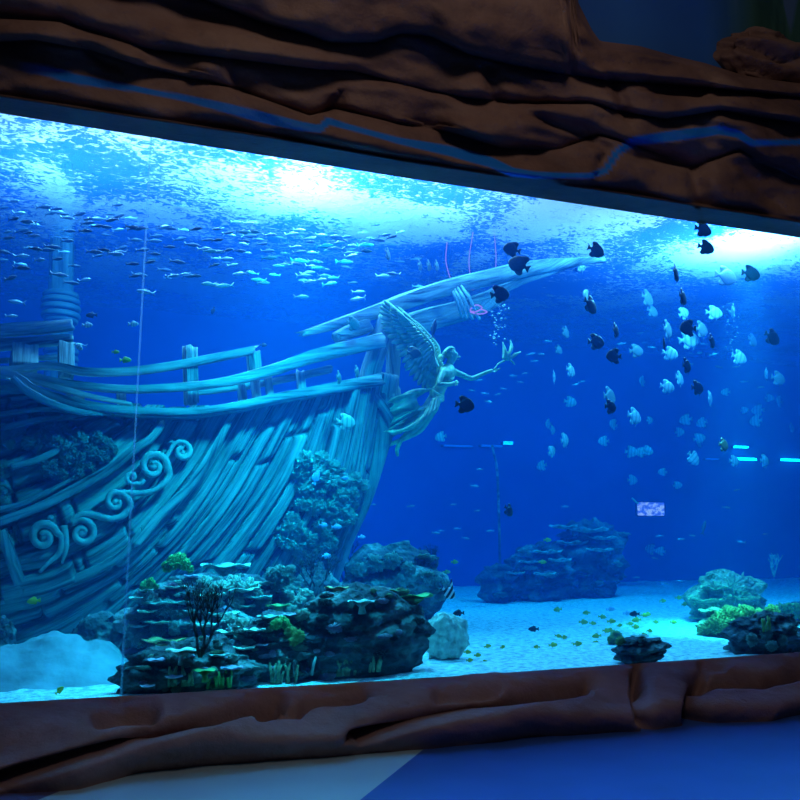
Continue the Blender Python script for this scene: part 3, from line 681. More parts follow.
# pink streaks by the bowsprit, built as self-glowing tubes
for (pts, lab) in [([(447, 242, 4.4), (446, 262, 4.4), (452, 284, 4.2)], 'leftmost of the three glowing pink streaks above the bowsprit'),
                   ([(473, 232, 4.6), (469, 262, 4.6), (473, 290, 4.4)], 'middle one of the three glowing pink streaks above the bowsprit'),
                   ([(494, 230, 4.8), (496, 260, 4.8), (493, 290, 4.7)], 'rightmost of the three glowing pink streaks above the bowsprit')]:
    q = P3(pts); q[0] = (q[0][0], q[0][1], q[0][2]); tp = Vector(q[0]); o = tube(catmull(q, 30), .006, 6).build('pink_streak', M['pink'])
    tag(o, lab, 'cord', 'pink streaks at the bowsprit')
o = tube(catmull(P3([(466, 308, 4.2), (474, 312, 4.2), (482, 308, 4.2), (476, 305, 4.2), (470, 311, 4.2), (479, 314, 4.25), (487, 312, 4.3), (481, 309, 4.2)]), 50), .009, 6).build('pink_streak', M['pink'])
tag(o, 'glowing pink streak curled in a small tangle by the lashed spars', 'cord')

# ------------------------------------------------------------------ reef rocks
reefparts = []
def rock(name, label, cx, cy, wpx, hpx, Y, mat='reef', seed=1, sink=.12, amp=.28, strata=.22, sfreq=5, depth=.8, sub=5, cat='rock', group=None, top_bulge=0.0, zbase=None):
    """rock whose silhouette spans wpx x hpx pixels round (cx,cy) at depth Y; bottom goes to the sand"""
    s = m_per_px(cx, cy, Y); c = at(cx, cy, Y); w, h = wpx*s/2, hpx*s/2
    zb = SAND if zbase is None else zbase
    if zb is not False and c.z-h > zb: h = (h+c.z-zb)/2+.05; c = Vector((c.x, c.y, c.z-(h-hpx*s/2)))
    r = 1.0; mb = blob((0, 0, 0), r, seed, amp, 1.7, sub, (w/.98, w*depth, h/.95), strata*w, sfreq/h*.33, fine=.05)
    if top_bulge:
        for v in mb.v: k = 1+top_bulge*max(-.8, v.z/h); v.x *= k; v.y *= k
    o = mb.build(name, M[mat], loc=c); 
    tag(o, label, cat, group); reefparts.append(o); return o
rock('reef_rock', 'broad layered reef rock at the foot of the hull, covered in small corals', 222, 640, 190, 118, 1.75, 'reef', 3, sfreq=7, depth=.45)
rock('reef_rock', 'low dark reef rock against the glass below the ochre plate coral', 190, 674, 130, 62, .55, 'reef_dark', 5, sfreq=6, depth=.4, strata=.10)
rock('reef_rock', 'dark ledge rock between the coral slope and the black overhanging rock', 270, 658, 110, 80, .85, 'reef_dark', 9, sfreq=7, depth=.5)
rock('reef_rock', 'big black overhanging reef rock standing close to the glass', 362, 640, 144, 102, .78, 'reef_dark', 14, amp=.12, sfreq=8, depth=.36, strata=.09, top_bulge=.06)
rock('reef_rock', 'rounded rock hump rising behind the black overhanging reef rock', 390, 582, 112, 62, 2.9, 'reef', 21, depth=.6)
rock('reef_rock', 'narrow reef rock under the gorgonian at the bow', 315, 605, 56, 70, 2.3, 'reef', 22, depth=.6)
rock('reef_rock', 'pale leaning slab of rock on the sand right of the black rock', 446, 638, 46, 44, 1.3, 'coral_pale', 23, sfreq=2, depth=.4, strata=.05)
rock('reef_rock', 'distant layered reef rock fading into the blue, right half', 588, 563, 76, 80, 7.2, 'reef_dark', 31, sfreq=7, depth=.6)
rock('reef_rock', 'distant layered reef rock fading into the blue, middle step', 540, 575, 70, 56, 6.9, 'reef_dark', 32, sfreq=6, depth=.6)
rock('reef_rock', 'distant low reef rock fading into the blue, left end', 500, 584, 46, 36, 6.9, 'reef_dark', 33, sfreq=5, depth=.6)
rock('reef_rock', 'small flat dark rock on the open sand near the glass', 640, 651, 58, 24, .45, 'reef_dark', 41, sfreq=4, depth=.5)
rock('reef_rock', 'stepped pale green coral mound at the right', 726, 606, 84, 66, 3.3, 'reef_green', 42, sfreq=4, depth=.6, amp=.18)
rock('reef_rock', 'dark rock at the lower right corner of the glass', 766, 640, 84, 46, .6, 'reef_dark', 43, sfreq=5, depth=.5)
rock('reef_rock', 'low greenish rock carrying the lime coral', 732, 630, 74, 34, 1.9, 'reef_green', 45, sfreq=4, depth=.5)
rock('reef_rock', 'low rock behind the dark rock at the right edge', 800, 618, 60, 30, 3.0, 'reef', 44, sfreq=5, depth=.5)
rock('reef_rock', 'rounded pale boulder behind the left sand heap', 100, 637, 54, 40, 1.9, 'reef', 51, strata=.06, depth=.7)
rock('reef_rock', 'small pale boulder at the left edge of the sand', 2, 640, 26, 34, 1.9, 'reef', 52, strata=.05, depth=.7)
# heap of fine sand at left
hc = at(45, 668, 1.6); hc.z = SAND-.04; hh = at(45, 630, 1.75).z-SAND; V = []; n1_, n2_ = 110, 70
for b_ in range(n2_):
    for a_ in range(n1_):
        x = -1.7+3.4*a_/(n1_-1); y = -.75+1.7*b_/(n2_-1)
        z = hh*(.95*math.exp(-((x+.12)/.42)**2-(y/.42)**2)+.62*math.exp(-((x-.42)/.36)**2-((y+.05)/.36)**2)+.55*math.exp(-((x+.75)/.45)**2-(y/.4)**2))
        z *= 1+.34*fr((x, y, 0), 2.6, 9, 5); V.append((x, y, z))
Fc = [(b_*n1_+a_, b_*n1_+a_+1, (b_+1)*n1_+a_+1, (b_+1)*n1_+a_) for b_ in range(n2_-1) for a_ in range(n1_-1)]
o = mesh('sand_heap', V, Fc, M['heap_sand_shaded'], loc=hc)
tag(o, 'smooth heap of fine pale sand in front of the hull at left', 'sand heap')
def bvh_of(objs):
    V, Fc = [], []
    for o in objs:
        b = len(V); mw = Matrix.Translation(o.location); V += [mw @ v.co for v in o.data.vertices]; Fc += [tuple(i+b for i in p.vertices) for p in o.data.polygons]
    return BVHTree.FromPolygons(V, Fc)
rbvh = bvh_of(reefparts)
front_rock = [o for o in reefparts if 'lower right corner' in o['label']]
rbvh_nf = bvh_of([o for o in reefparts if o not in front_rock]); rbvh_all = rbvh
def on_reef(px, py, Yd=1.5, off=0.0):
    d = ray(px, py).normalized(); h = rbvh.ray_cast(CAM, d)
    return (h[0]-d*off) if h[0] is not None else at(px, py, Yd)

# ------------------------------------------------------------------ corals
def plate(px, py, wpx, mat, label, group=None, thick=.25, stalk=True, Yd=1.5, p=None, depth=.7, name='plate_coral', cat='coral', seed=None):
    p = p or on_reef(px, py, Yd, .06); s = (p-CAM).dot(fwd)/F; r = wpx*s/2; seed = seed or int(px*3+py)
    e = empty(name, p); mb = MB(); nr_, na = 7, 40; V = [Vector((0, 0, .02*r))]
    for side in (1, -1):
        for i in range(1, nr_+1):
            for k in range(na):
                a = 2*PI*k/na; q = i/nr_; rr = r*q*(1+.14*nz((math.cos(a)*1.5, math.sin(a)*1.5, seed), 1)*q+.05*math.sin(a*9+seed)*q)
                z = r*(.10*q*q+.06*q*math.sin(a*5+seed)) - (thick*r*.35*(1-.6*q) if side < 0 else 0)
                V.append(Vector((rr*math.cos(a), rr*math.sin(a)*depth, z)))
    V.append(Vector((0, 0, -thick*r*.4))); Fc = []
    for side in (0, 1):
        b = 1+side*nr_*na; c = 0 if side == 0 else len(V)-1
        for k in range(na):
            k2 = (k+1) % na; f = (c, b+k, b+k2); Fc.append(f if side == 0 else f[::-1])
            for i in range(nr_-1):
                f = (b+i*na+k, b+(i+1)*na+k, b+(i+1)*na+k2, b+i*na+k2); Fc.append(f if side == 0 else f[::-1])
    o1 = 1+(nr_-1)*na; o2 = o1+nr_*na
    for k in range(na): k2 = (k+1) % na; Fc.append((o1+k, o2+k, o2+k2, o1+k2))
    mb.add(V, Fc); mb.build('plate', M[mat], e)
    if stalk:
        m2 = tube([(0, 0, -.05*r), (0, 0, -.35*r), (.05*r, .08*r, -.8*r)], [.55*r, .2*r, .3*r], 12, rough=.25, seed=seed); m2.build('stalk', M[mat], e)
    return tag(e, label, cat, group)
plate(226, 567, 50, 'coral_pale', 'wide flat pale table coral on a fluted stalk in front of the hull', p=at(226, 567, 2.0), thick=.3, depth=.8)
plate(165, 640, 42, 'coral_orange', 'ochre plate coral left of the dark sea fan', p=on_reef(165, 641, 1, .22), depth=.6)
plate(205, 670, 25, 'coral_green', 'bright green plate coral low against the glass', p=on_reef(205, 671, .8, .16), depth=.6)
plate(182, 650, 32, 'coral_pale', 'pale blue plate coral directly under the ochre one', p=on_reef(182, 651, 1, .12))
plate(278, 605, 27, 'coral_lime', 'yellow green plate coral beside the black rock', p=on_reef(278, 606, 1.2, .15), depth=.6)
plate(337, 588, 26, 'coral_orange', 'olive ochre plate coral on the top left of the black rock', p=at(337, 588, .8), depth=.6)
plate(386, 591, 27, 'coral_lime', 'lime plate coral in the middle of the black rock top', p=at(386, 591, .8), depth=.6)
plate(412, 597, 46, 'coral_green', 'bright green plate coral on the right end of the black rock', p=at(412, 597, .8), depth=.5)
plate(362, 600, 28, 'coral_teal', 'dull teal plate coral on the front of the black rock top', p=on_reef(362, 602, 1.2, .1))
plate(640, 629, 20, 'coral_teal', 'small teal plate coral perched on the flat dark rock', p=on_reef(640, 641, 2, .0)+Vector((0, 0, .04)), depth=.7)
for i, (x, y, wd_) in enumerate([(186, 602, 30), (209, 595, 28), (196, 611, 24), (160, 603, 26), (148, 611, 20), (238, 590, 34), (258, 597, 26), (244, 606, 22), (224, 614, 30), (270, 617, 24),
        (205, 625, 22), (160, 622, 24), (138, 626, 18), (230, 632, 26), (255, 630, 20), (137, 598, 18), (175, 587, 20), (268, 583, 24), (284, 592, 16), (148, 590, 20), (243, 648, 22), (219, 655, 18), (262, 645, 16), (156, 660, 20), (148, 686, 15), (174, 677, 18), (232, 668, 22), (292, 615, 18), (213, 582, 22), (192, 576, 18)]):
    if i < 22: plate(x, y, wd_*1.1, 'coral_pale' if i % 3 else 'coral_teal', 'small pale plate coral stepped down the reef slope below the hull', 'pale plate corals on the reef slope', p=on_reef(x, y, 1.5, .05), stalk=False, thick=.5)
    else: plate(x, y, wd_, 'coral_mauve', 'small dull mauve plate coral low on the dark reef slope', 'mauve plate corals on the reef slope', p=on_reef(x, y, 1.5, .05), stalk=False, thick=.5)
for i, (x, y, wd_) in enumerate([(564, 527, 30), (588, 530, 42), (602, 538, 30), (572, 543, 34), (548, 552, 30), (560, 560, 26), (600, 550, 28), (530, 562, 22), (516, 573, 20), (545, 574, 24)]):
    plate(x, y, wd_, 'coral_teal', 'faint flat plate coral on the distant reef rock', 'plate corals on the distant reef', p=on_reef(x, y, 7, .12), stalk=False, thick=.4)
for i, (x, y, wd_) in enumerate([(716, 588, 34), (706, 600, 36), (742, 598, 38), (720, 612, 44), (704, 618, 30), (748, 612, 30)]):
    plate(x, y, wd_, 'reef_green', 'pale green plate coral layered round the right coral mound', 'plate corals on the right mound', p=on_reef(x, y, 3, .08), stalk=False, thick=.5)

def variant(n, mk): return [mk(i).data for i in range(n)]
lump_meshes = []
for i in range(6):
    mb = blob((0, 0, 0), 1, 70+i, .35, 2.6, 5, (1.1, .8, .9), fine=.12); V = mb.v
    for v in V:
        d = v.normalized(); f = nz(d*3.6, 1, i*3.3)+.5*nz(d*8, 1, i); v *= (1.12-.62*max(0, 1-abs(f)/.22)**.8)
    o = mb.build('lump', M['coral_teal']); lump_meshes.append(o.data); bpy.data.objects.remove(o)
def cluster(name, label, spots, mat, Yoff=.05, hull_=True, part='coral_head', cat='coral', group=None, p0=None):
    base = (on_hull if hull_ else lambda a, b, c: on_reef(a, b, 1.5, c))(spots[0][0], spots[0][1], 0.0)
    e = empty(name, base)
    for i, (x, y, r) in enumerate(spots):
        p = on_hull(x, y, Yoff, hullsmooth) if hull_ else on_reef(x, y, 1.5, Yoff)
        s = (p-CAM).dot(fwd)/F*r; mm = lump_meshes[i % 6]
        key = (mm.name, mat)
        if key not in lump_cache: c = mm.copy(); c.materials.clear(); c.materials.append(M[mat]); lump_cache[key] = c
        o = bpy.data.objects.new(part, lump_cache[key]); link(o, e); o.location = p-base; o.scale = (s, s, s); o.rotation_euler = (rs.uniform(-.5, .5), rs.uniform(-.5, .5), rs.uniform(0, 6))
    return tag(e, label, cat, group)
lump_cache = {}
cl = [(304, 462, 11), (318, 460, 9), (331, 468, 9), (298, 474, 9), (312, 474, 12), (326, 480, 10), (341, 482, 9), (352, 480, 8), (301, 488, 9), (336, 495, 10), (349, 494, 9), (358, 486, 7), (318, 492, 8),
      (300, 503, 8), (312, 505, 10), (326, 508, 10), (338, 508, 10), (344, 516, 9), (330, 520, 9), (318, 524, 7), (288, 528, 9), (298, 530, 10), (285, 540, 9), (296, 544, 9), (308, 540, 8), (320, 545, 8), (330, 541, 7), (312, 552, 7), (301, 556, 8), (322, 533, 8), (350, 505, 6), (292, 517, 6)]
cluster('coral_colony', 'large ruffled coral colony growing down the bow of the hull', cl, 'coral_pale', .04)
cluster('coral_colony', 'dark ruffled coral colony on the upper left of the hull', [(53, 430, 9), (64, 432, 8), (75, 438, 7), (45, 440, 8), (58, 446, 10), (70, 450, 9), (84, 443, 9), (96, 440, 8), (105, 446, 8), (92, 455, 9), (80, 462, 9), (104, 458, 7), (112, 452, 6), (66, 464, 8), (52, 470, 9), (62, 476, 7), (78, 474, 7), (42, 452, 6), (88, 468, 6)], 'coral_teal', .04)
cluster('coral_colony', 'small pale coral colony at the left edge of the hull', [(5, 432, 7), (14, 434, 6), (22, 432, 5), (2, 440, 6), (12, 446, 5), (30, 444, 7), (38, 440, 5)], 'coral_pale', .04)
cluster('coral_colony', 'round blue coral lump on the left edge of the hull', [(4, 470, 8), (1, 478, 6), (8, 474, 5)], 'coral_pale', .04)
cluster('coral_colony', 'second round coral lump lower on the left edge of the hull', [(2, 494, 6), (4, 503, 6)], 'coral_pale', .04)
cluster('bushy_coral', 'yellow green bushy coral at the top left of the reef slope', [(168, 566, 6), (176, 562, 7), (185, 564, 6), (180, 558, 5), (172, 560, 5), (190, 569, 4)], 'coral_green', .1, False)
cluster('bushy_coral', 'small bright green bushy coral left of the reef slope', [(146, 585, 5), (151, 583, 5), (148, 588, 4), (156, 587, 3)], 'coral_green', .1, False)
cluster('bushy_coral', 'bright green bushy coral left of the black rock', [(276, 624, 5), (282, 622, 6), (286, 625, 4)], 'coral_green', .1, False)
cluster('bushy_coral', 'olive bushy coral low beside the black rock', [(292, 633, 6), (298, 636, 6), (294, 641, 5)], 'coral_lime', .08, False)
cluster('bushy_coral', 'brownish green bushy coral at the foot of the hull planks', [(272, 575, 7), (280, 571, 6), (286, 578, 7), (276, 584, 6), (290, 570, 5)], 'coral_teal', .1, False)
cluster('coral_colony', 'lumpy blue coral colony between hull and black rock', [(288, 598, 7), (298, 604, 8), (306, 596, 7), (292, 612, 7), (302, 615, 6)], 'coral_pale', .05, False)
cluster('coral_colony', 'pale lumpy coral crust across the top of the reef slope', [(205, 586, 9), (220, 590, 9), (235, 585, 9), (250, 590, 10), (262, 600, 9), (236, 600, 9), (215, 603, 8), (252, 612, 8), (228, 622, 9), (242, 627, 8), (200, 600, 7)], 'coral_pale', .02, False)
cluster('coral_colony', 'muted coral crust over the left of the reef slope', [(150, 600, 8), (165, 608, 9), (178, 614, 8), (145, 616, 8), (158, 630, 8), (175, 628, 7), (195, 634, 7), (140, 640, 7)], 'coral_teal', .02, False)
cluster('brain_coral', 'rounded pale brain coral capping the right coral mound', [(730, 586, 12), (742, 588, 12), (720, 591, 10), (735, 594, 12), (748, 596, 9)], 'coral_pale', .02, False)
rbvh = rbvh_nf
cluster('lime_coral', 'glowing lime coral in front of the right coral mound', [(706, 632, 7), (715, 626, 9), (722, 620, 8), (730, 616, 9), (727, 628, 9), (739, 622, 10), (750, 616, 9), (738, 632, 8), (748, 627, 9), (760, 618, 8), (718, 635, 7), (744, 612, 7)], 'coral_lime', .06, False)
cluster('lime_coral', 'narrow band of lime coral at the right edge behind the dark rock', [(772, 612, 7), (782, 611, 7), (791, 610, 7), (799, 612, 7)], 'coral_lime', .06, False)
rbvh = rbvh_all
cluster('coral_colony', 'teal lumpy corals on the dark rock at the lower right corner', [(752, 640, 6), (766, 634, 6), (782, 640, 5), (790, 630, 6), (772, 646, 5)], 'coral_teal', .03, False)
cluster('coral_colony', 'teal lumpy corals over the rounded hump behind the black rock', [(375, 563, 8), (392, 561, 8), (408, 570, 8), (425, 578, 8), (436, 584, 8), (360, 570, 7), (440, 594, 6)], 'coral_teal', .03, False)
cluster('bushy_coral', 'olive bushy coral on top of the small flat dark rock', [(612, 640, 5), (616, 636, 5), (620, 641, 4)], 'coral_lime', .03, False)

# small encrusting corals scattered over the reef
rr5 = random.Random(11)
zones = [((128, 300), (575, 690), 95, ['coral_pale', 'coral_teal', 'coral_teal', 'coral_mauve', 'reef_green'], 'small lumpy coral crusting the reef slope left of the black rock', 'crusting corals on the reef slope'),
         ((292, 430), (592, 682), 34, ['reef_dark', 'reef', 'coral_mauve'], 'small dull coral crusting the black overhanging rock', 'crusting corals on the black rock'),
         ((340, 450), (556, 600), 22, ['coral_teal', 'reef_green', 'coral_pale'], 'small lumpy coral crusting the rounded hump behind the black rock', 'crusting corals on the rounded hump'),
         ((500, 625), (525, 595), 22, ['coral_teal', 'reef'], 'faint lumpy coral on the distant reef rock', 'crusting corals on the distant reef')]
for (xa, xb), (ya, yb), n_, mats, lab, grp in zones:
    for k in range(n_):
        x, y = rr5.uniform(xa, xb), rr5.uniform(ya, yb); h = rbvh.ray_cast(CAM, ray(x, y).normalized())
        if h[0] is None: continue
        mt = rr5.choice(mats); mm = lump_meshes[k % 6]; key = (mm.name, mt)
        if key not in lump_cache: c = mm.copy(); c.materials.clear(); c.materials.append(M[mt]); lump_cache[key] = c
        o = bpy.data.objects.new('crust_coral', lump_cache[key]); link(o); s = (h[0]-CAM).dot(fwd)/F*rr5.uniform(2.5, 6.5)
        o.location = h[0]; o.scale = (s*1.3, s, s*rr5.uniform(.4, .8)); o.rotation_euler = (0, 0, rr5.uniform(0, 6)); tag(o, lab, 'coral', grp)
def branchy(p, h, mat, seed, label, name='sea_fan', depth_=5, r0=.015, spread=.55, cat='coral', lean=0):
    rr = random.Random(seed); mb = MB()
    def go(a, d, L, r, k):
        b = a+d*L; m = (a+b)/2+Vector((rr.uniform(-.1, .1), rr.uniform(-.05, .05), 0))*L
        tube([a, m, b], [r, r*.85, r*.7], 6, mb=mb)
        if k == 0: return
        for _ in range(rr.choice([2, 2, 3])):
            nd = (d+Vector((rr.uniform(-spread, spread), rr.uniform(-.25, .25), rr.uniform(-.1, .35)))).normalized()
            go(b, nd, L*rr.uniform(.65, .9), r*.68, k-1)
    for s in (-.35, .05, .4): go(Vector((0, 0, 0)), Vector((s+lean, 0, 1)).normalized(), h*.27, r0, depth_)
    return tag(mb.build(name, M[mat], loc=p), label, cat)
branchy(on_reef(200, 657, 1, .15), .55, 'gorgonian', 4, 'dark branching sea fan in the middle of the reef slope', lean=.15)
branchy(at(314, 600, 2.0), .5, 'gorgonian', 9, 'dark branching sea fan at the foot of the bow coral')
branchy(at(345, 545, 4.2)-Vector((0, 0, .5)), .6, 'gorgonian', 12, 'faint thin sea fan standing behind the rock hump')
branchy(at(428, 560, 4.0)-Vector((0, 0, .25)), .45, 'gorgonian', 13, 'faint thin sea fan behind the right end of the rock hump')
branchy(at(773, 560, 5.5)-Vector((0, 0, .3)), .4, 'coral_teal', 14, 'small yellowish branching coral behind the right coral mound')
def fingers(px, py, n, hpx, mat, label, seed, Yd=.7):
    p = on_reef(px, py, Yd, .03); s = (p-CAM).dot(fwd)/F; rr = random.Random(seed); e = empty('finger_coral', p)
    for k in range(n):
        x = rr.uniform(-1, 1)*hpx*s*.8; h = hpx*s*rr.uniform(.5, 1.1); d = rr.uniform(-.4, .4)
        tube([(x, 0, -.03), (x+d*h*.4, -.02, h*.5), (x+d*h, -.03, h)], [.013, .014, .008], 7, rough=.15, seed=k).build('finger', M[mat], e)
    return tag(e, label, 'coral')
fingers(182, 682, 9, 16, 'reef_green', 'olive finger coral at the bottom of the glass below the green plate', 1)
fingers(218, 684, 7, 15, 'coral_green', 'green finger coral at the bottom of the glass right of the olive one', 2)
fingers(286, 680, 9, 18, 'reef_green', 'yellowish finger coral at the bottom left of the black rock', 3)
fingers(302, 672, 5, 15, 'coral_teal', 'thin teal finger coral climbing the black rock', 4)
fingers(346, 672, 9, 12, 'reef_green', 'low green finger coral at the bottom of the black rock', 5)
fingers(374, 668, 6, 12, 'reef_green', 'low pale finger coral at the bottom right of the black rock', 6)
fingers(770, 628, 6, 12, 'coral_lime', 'lime finger coral on top of the dark lower right rock', 7)
# bubbles
def bubbles(px0, py0, px1, py1, wpx, n, Y, label, seed):
    rr = random.Random(seed); mb = MB()
    for k in range(n):
        t = rr.random(); x = px0+(px1-px0)*t+rr.gauss(0, wpx); y = py0+(py1-py0)*t; p = at(x, y, Y+rr.uniform(-.1, .1)); blob(p, rr.uniform(.006, .02), k, .05, 2, 2, mb=mb)
    tag(mb.build('bubble_stream', M['fish_silver']), label, 'bubbles', kind='stuff')
bubbles(503, 305, 495, 345, 3.5, 55, 3.9, 'stream of small bubbles rising beside the figurehead hand', 1)
bubbles(731, 302, 731, 352, 4, 40, 5.5, 'stream of small bubbles rising among the batfish at right', 2)
# pipe at the back, and far reflections built as glowing bars
pp = [at(492, 445, 9.2), at(497, 470, 9.2), at(499, 520, 9.2), at(500, 566, 9.2)]
o = tube(catmull(pp, 20), .03, 10).build('pipe', M['reef']); tag(o, 'thin pale upright pipe near the back wall of the tank', 'pipe')
M['glow'] = emis('cyan_reflection_glow', (.25, .95, 1.0), 7); M['glow_dim'] = emis('blue_reflection_glow', (.02, .22, 1.0), .75); M['glow_mid'] = emis('azure_reflection_glow', (.1, .6, 1.0), 3)
for (x, y, w_, h_, mt, lab) in [(745, 459, 26, 2.4, 'glow', 'brightest cyan reflection strip on the far back wall'), (741, 447, 16, 1.9, 'glow', 'short cyan reflection strip just above the brightest one'),
                              (791, 460, 24, 2.2, 'glow', 'cyan reflection strip at the right edge of the back wall'), (508, 443, 9, 3, 'glow_mid', 'small bright azure reflection on the back wall below the figurehead'), (492, 446, 22, 2.0, 'glow_dim', 'blue reflection strip on the back wall below the figurehead'),
                              (458, 446, 30, 1.6, 'glow_dim', 'fainter blue reflection strip left of the one below the figurehead'), (712, 459, 14, 1.4, 'glow_dim', 'dim blue reflection strip left of the brightest cyan one')]:
    c = at(x, y, YB-.1); s = m_per_px(x, y, YB-.1); e = empty('reflection_strip', c)
    mb = MB(); w2, h2 = w_*s/2, h_*s/2
    V = [(a*w2, b*.05, c_*h2) for a in (-1, 1) for b in (-1, 1) for c_ in (-1, 1)]
    mb.add(V, [(0, 1, 3, 2), (4, 6, 7, 5), (0, 4, 5, 1), (2, 3, 7, 6), (0, 2, 6, 4), (1, 5, 7, 3)]); mb.build('glow_bar', M[mt], e, smooth=False)
    tube([(-w2-.05, .06, 0), (w2+.05, .06, 0)], .03, 8).build('bar_backing', M['tank_dark'], e)
    tag(e, lab, 'light')
# little purple sign
T = NT('lilac_sign_face'); co = T.n('TexCoord').outputs['Object']; mp = T.n('Mapping', {'Vector': co, 'Scale': (7, 1, 12)})
n1 = T.n('TexNoise', {'Vector': mp.outputs[0], 'Scale': 1.0, 'Detail': 2.0}); cc = T.ramp(n1.outputs['Fac'], [(.42, (1.2, .16, .75)), (.5, (4.5, .35, .95)), (.58, (11, .65, .95))])
e_ = T.n('Emission', {'Color': cc, 'Strength': 1.2}); T.t.links.new(e_.outputs[0], T.out.inputs[0]); M['sign'] = T.m
c = at(651, 509, 8.5); s = m_per_px(651, 509, 8.5); e = empty('lit_sign', c); mb = MB(); w2, h2 = 15*s, 6.5*s
box('panel', (-w2, -.03, -h2), (w2, .03, h2), M['sign'], e); box('backing', (-w2-.02, .03, -h2-.02), (w2+.02, .08, h2+.02), M['tank_dark'], e)
tag(e, 'small lilac lit sign hanging far back right of the centre', 'sign')
o = tube(catmull([at(632, 498, 8.5), at(636, 502, 8.5), at(642, 506, 8.5)], 8), .02, 6).build('sign_cord', M['coral_pale'], e); o.matrix_parent_inverse = Matrix.Translation(-c)

# ------------------------------------------------------------------ fish
def fish_body(prof, n=26, m=16, L=1.0):
    """prof: list of (x, zmid, halfheight, halfwidth), head at +x"""
    P = catmull(prof, n); V = []; Fc = []
    for i in range(n):
        x, zm, hh, hw = P[i]
        for k in range(m):
            a = 2*PI*k/m; V.append((x*L, max(hw, .002)*math.sin(a)*L, (zm+max(hh, .004)*math.cos(a))*L))
    for i in range(n-1):
        for k in range(m): Fc.append((i*m+k, (i+1)*m+k, (i+1)*m+(k+1) % m, i*m+(k+1) % m))
    for i, rv in ((0, 0), (n-1, 1)):
        c = len(V); V.append((P[i][0]*L, 0, P[i][1]*L))
        for k in range(m): f = (i*m+k, i*m+(k+1) % m, c); Fc.append(f[::-1] if rv else f)
    return V, Fc
def fin(outline, th=.012):
    """outline in xz; thin lens-like fin with rounded thickness"""
    Q = catmull(outline+[outline[0]], 28)[:-1]; c = Q.mean(axis=0); V = []; n = len(Q)
    for q in Q: V.append((q[0], 0, q[1]))
    for sgn in (1, -1):
        for q in Q: w = c+(q-c)*.55; V.append((w[0], sgn*th, w[1]))
    V += [(c[0], th*1.2, c[1]), (c[0], -th*1.2, c[1])]; Fc = []
    for k in range(n):
        k2 = (k+1) % n
        Fc += [(k, k2, n+k2, n+k), (k2, k, 2*n+k, 2*n+k2), (n+k, n+k2, 3*n), (2*n+k2, 2*n+k, 3*n+1)]
    return V, Fc
def proto(name, parts, eye=None):
    e = empty(name)
    for pn, (V, Fc), mt in parts: mesh(pn, V, Fc, M[mt], e)
    if eye:
        x, y, z, r = eye
        for s in (1, -1): mb = MB(); blob((x, y*s, z), r, 1, 0, 1, 2, (1, .5, 1), mb=mb); mb.build('eye', M['fish_eye'], e)
    return e
def bat(mt, tall=1.0):
    b = fish_body([(-.38, 0, .05, .02), (-.28, 0, .15*tall, .04), (-.1, 0, .33*tall, .075), (.1, .0, .36*tall, .085), (.27, -.01, .27*tall, .07), (.38, -.03, .15, .05), (.43, -.05, .06, .025)])
    return [('body', b, mt), ('dorsal_fin', fin([(.16, .30*tall), (0, .40*tall), (-.18, .46*tall), (-.33, .43*tall), (-.38, .33*tall), (-.33, .22*tall), (-.3, .08), (-.15, .2)]), mt),
            ('anal_fin', fin([(.06, -.30*tall), (-.06, -.40*tall), (-.2, -.45*tall), (-.33, -.41*tall), (-.37, -.31*tall), (-.32, -.2*tall), (-.3, -.08), (-.15, -.2)]), mt),
            ('tail_fin', fin([(-.34, .04), (-.46, .13), (-.56, .17), (-.54, 0), (-.56, -.17), (-.46, -.13), (-.34, -.04)]), mt),
            ('pelvic_fin', fin([(.20, -.27*tall), (.12, -.36*tall), (.04, -.56*tall), (.10, -.38*tall), (.14, -.27*tall)], .01), mt)]
EYE = (.30, .05, .03, .028)
PR = {'dark': proto('batfish', bat('fish_dark'), EYE), 'grey': proto('batfish', bat('fish_grey'), EYE), 'pale': proto('batfish', bat('fish_pale'), EYE)}
def slim(mt):
    b = fish_body([(-.42, 0, .03, .012), (-.25, 0, .08, .04), (0, 0, .125, .06), (.22, 0, .12, .06), (.38, 0, .07, .04), (.47, -.01, .02, .012)], 18, 10)
    return [('body', b, mt), ('tail_fin', fin([(-.38, .02), (-.50, .13), (-.58, .18), (-.50, 0), (-.58, -.18), (-.50, -.13), (-.38, -.02)], .008), mt), ('dorsal_fin', fin([(.15, .11), (.0, .17), (-.2, .12), (-.1, .09)], .006), mt)]
PR['silver'] = proto('schooling_fish', slim('fish_silver')); PR['slate'] = proto('schooling_fish', slim('fish_slate'))
def oval(mt):
    b = fish_body([(-.36, 0, .05, .02), (-.2, 0, .16, .05), (.05, 0, .23, .08), (.25, 0, .18, .07), (.38, -.01, .09, .04), (.44, -.02, .03, .015)], 18, 12)
    return [('body', b, mt), ('tail_fin', fin([(-.33, .04), (-.48, .14), (-.56, .15), (-.53, 0), (-.56, -.15), (-.48, -.14), (-.33, -.04)]), mt), ('dorsal_fin', fin([(.12, .2), (-.05, .30), (-.26, .2), (-.15, .13)]), mt), ('anal_fin', fin([(-.02, -.2), (-.15, -.27), (-.28, -.17), (-.15, -.13)]), mt)]
PR['yellow'] = proto('damselfish', oval('fish_yellow'), EYE); PR['odark'] = proto('surgeonfish', oval('fish_dark'), EYE); PR['blue'] = proto('tang', oval('fish_blue'), EYE); PR['opale'] = proto('reef_fish', oval('fish_pale'), EYE)
bf = oval('fish_banner'); bf[0] = ('body', fish_body([(-.36, 0, .05, .02), (-.2, 0, .22, .05), (.05, 0, .32, .08), (.25, 0, .22, .07), (.38, -.01, .09, .04), (.46, -.02, .02, .012)]), 'fish_banner')
bf.append(('banner_fin', fin([(.1, .28), (-.05, .5), (-.35, .75), (-.2, .45), (-.08, .28)], .01), 'fish_banner')); PR['banner'] = proto('bannerfish', bf, EYE)
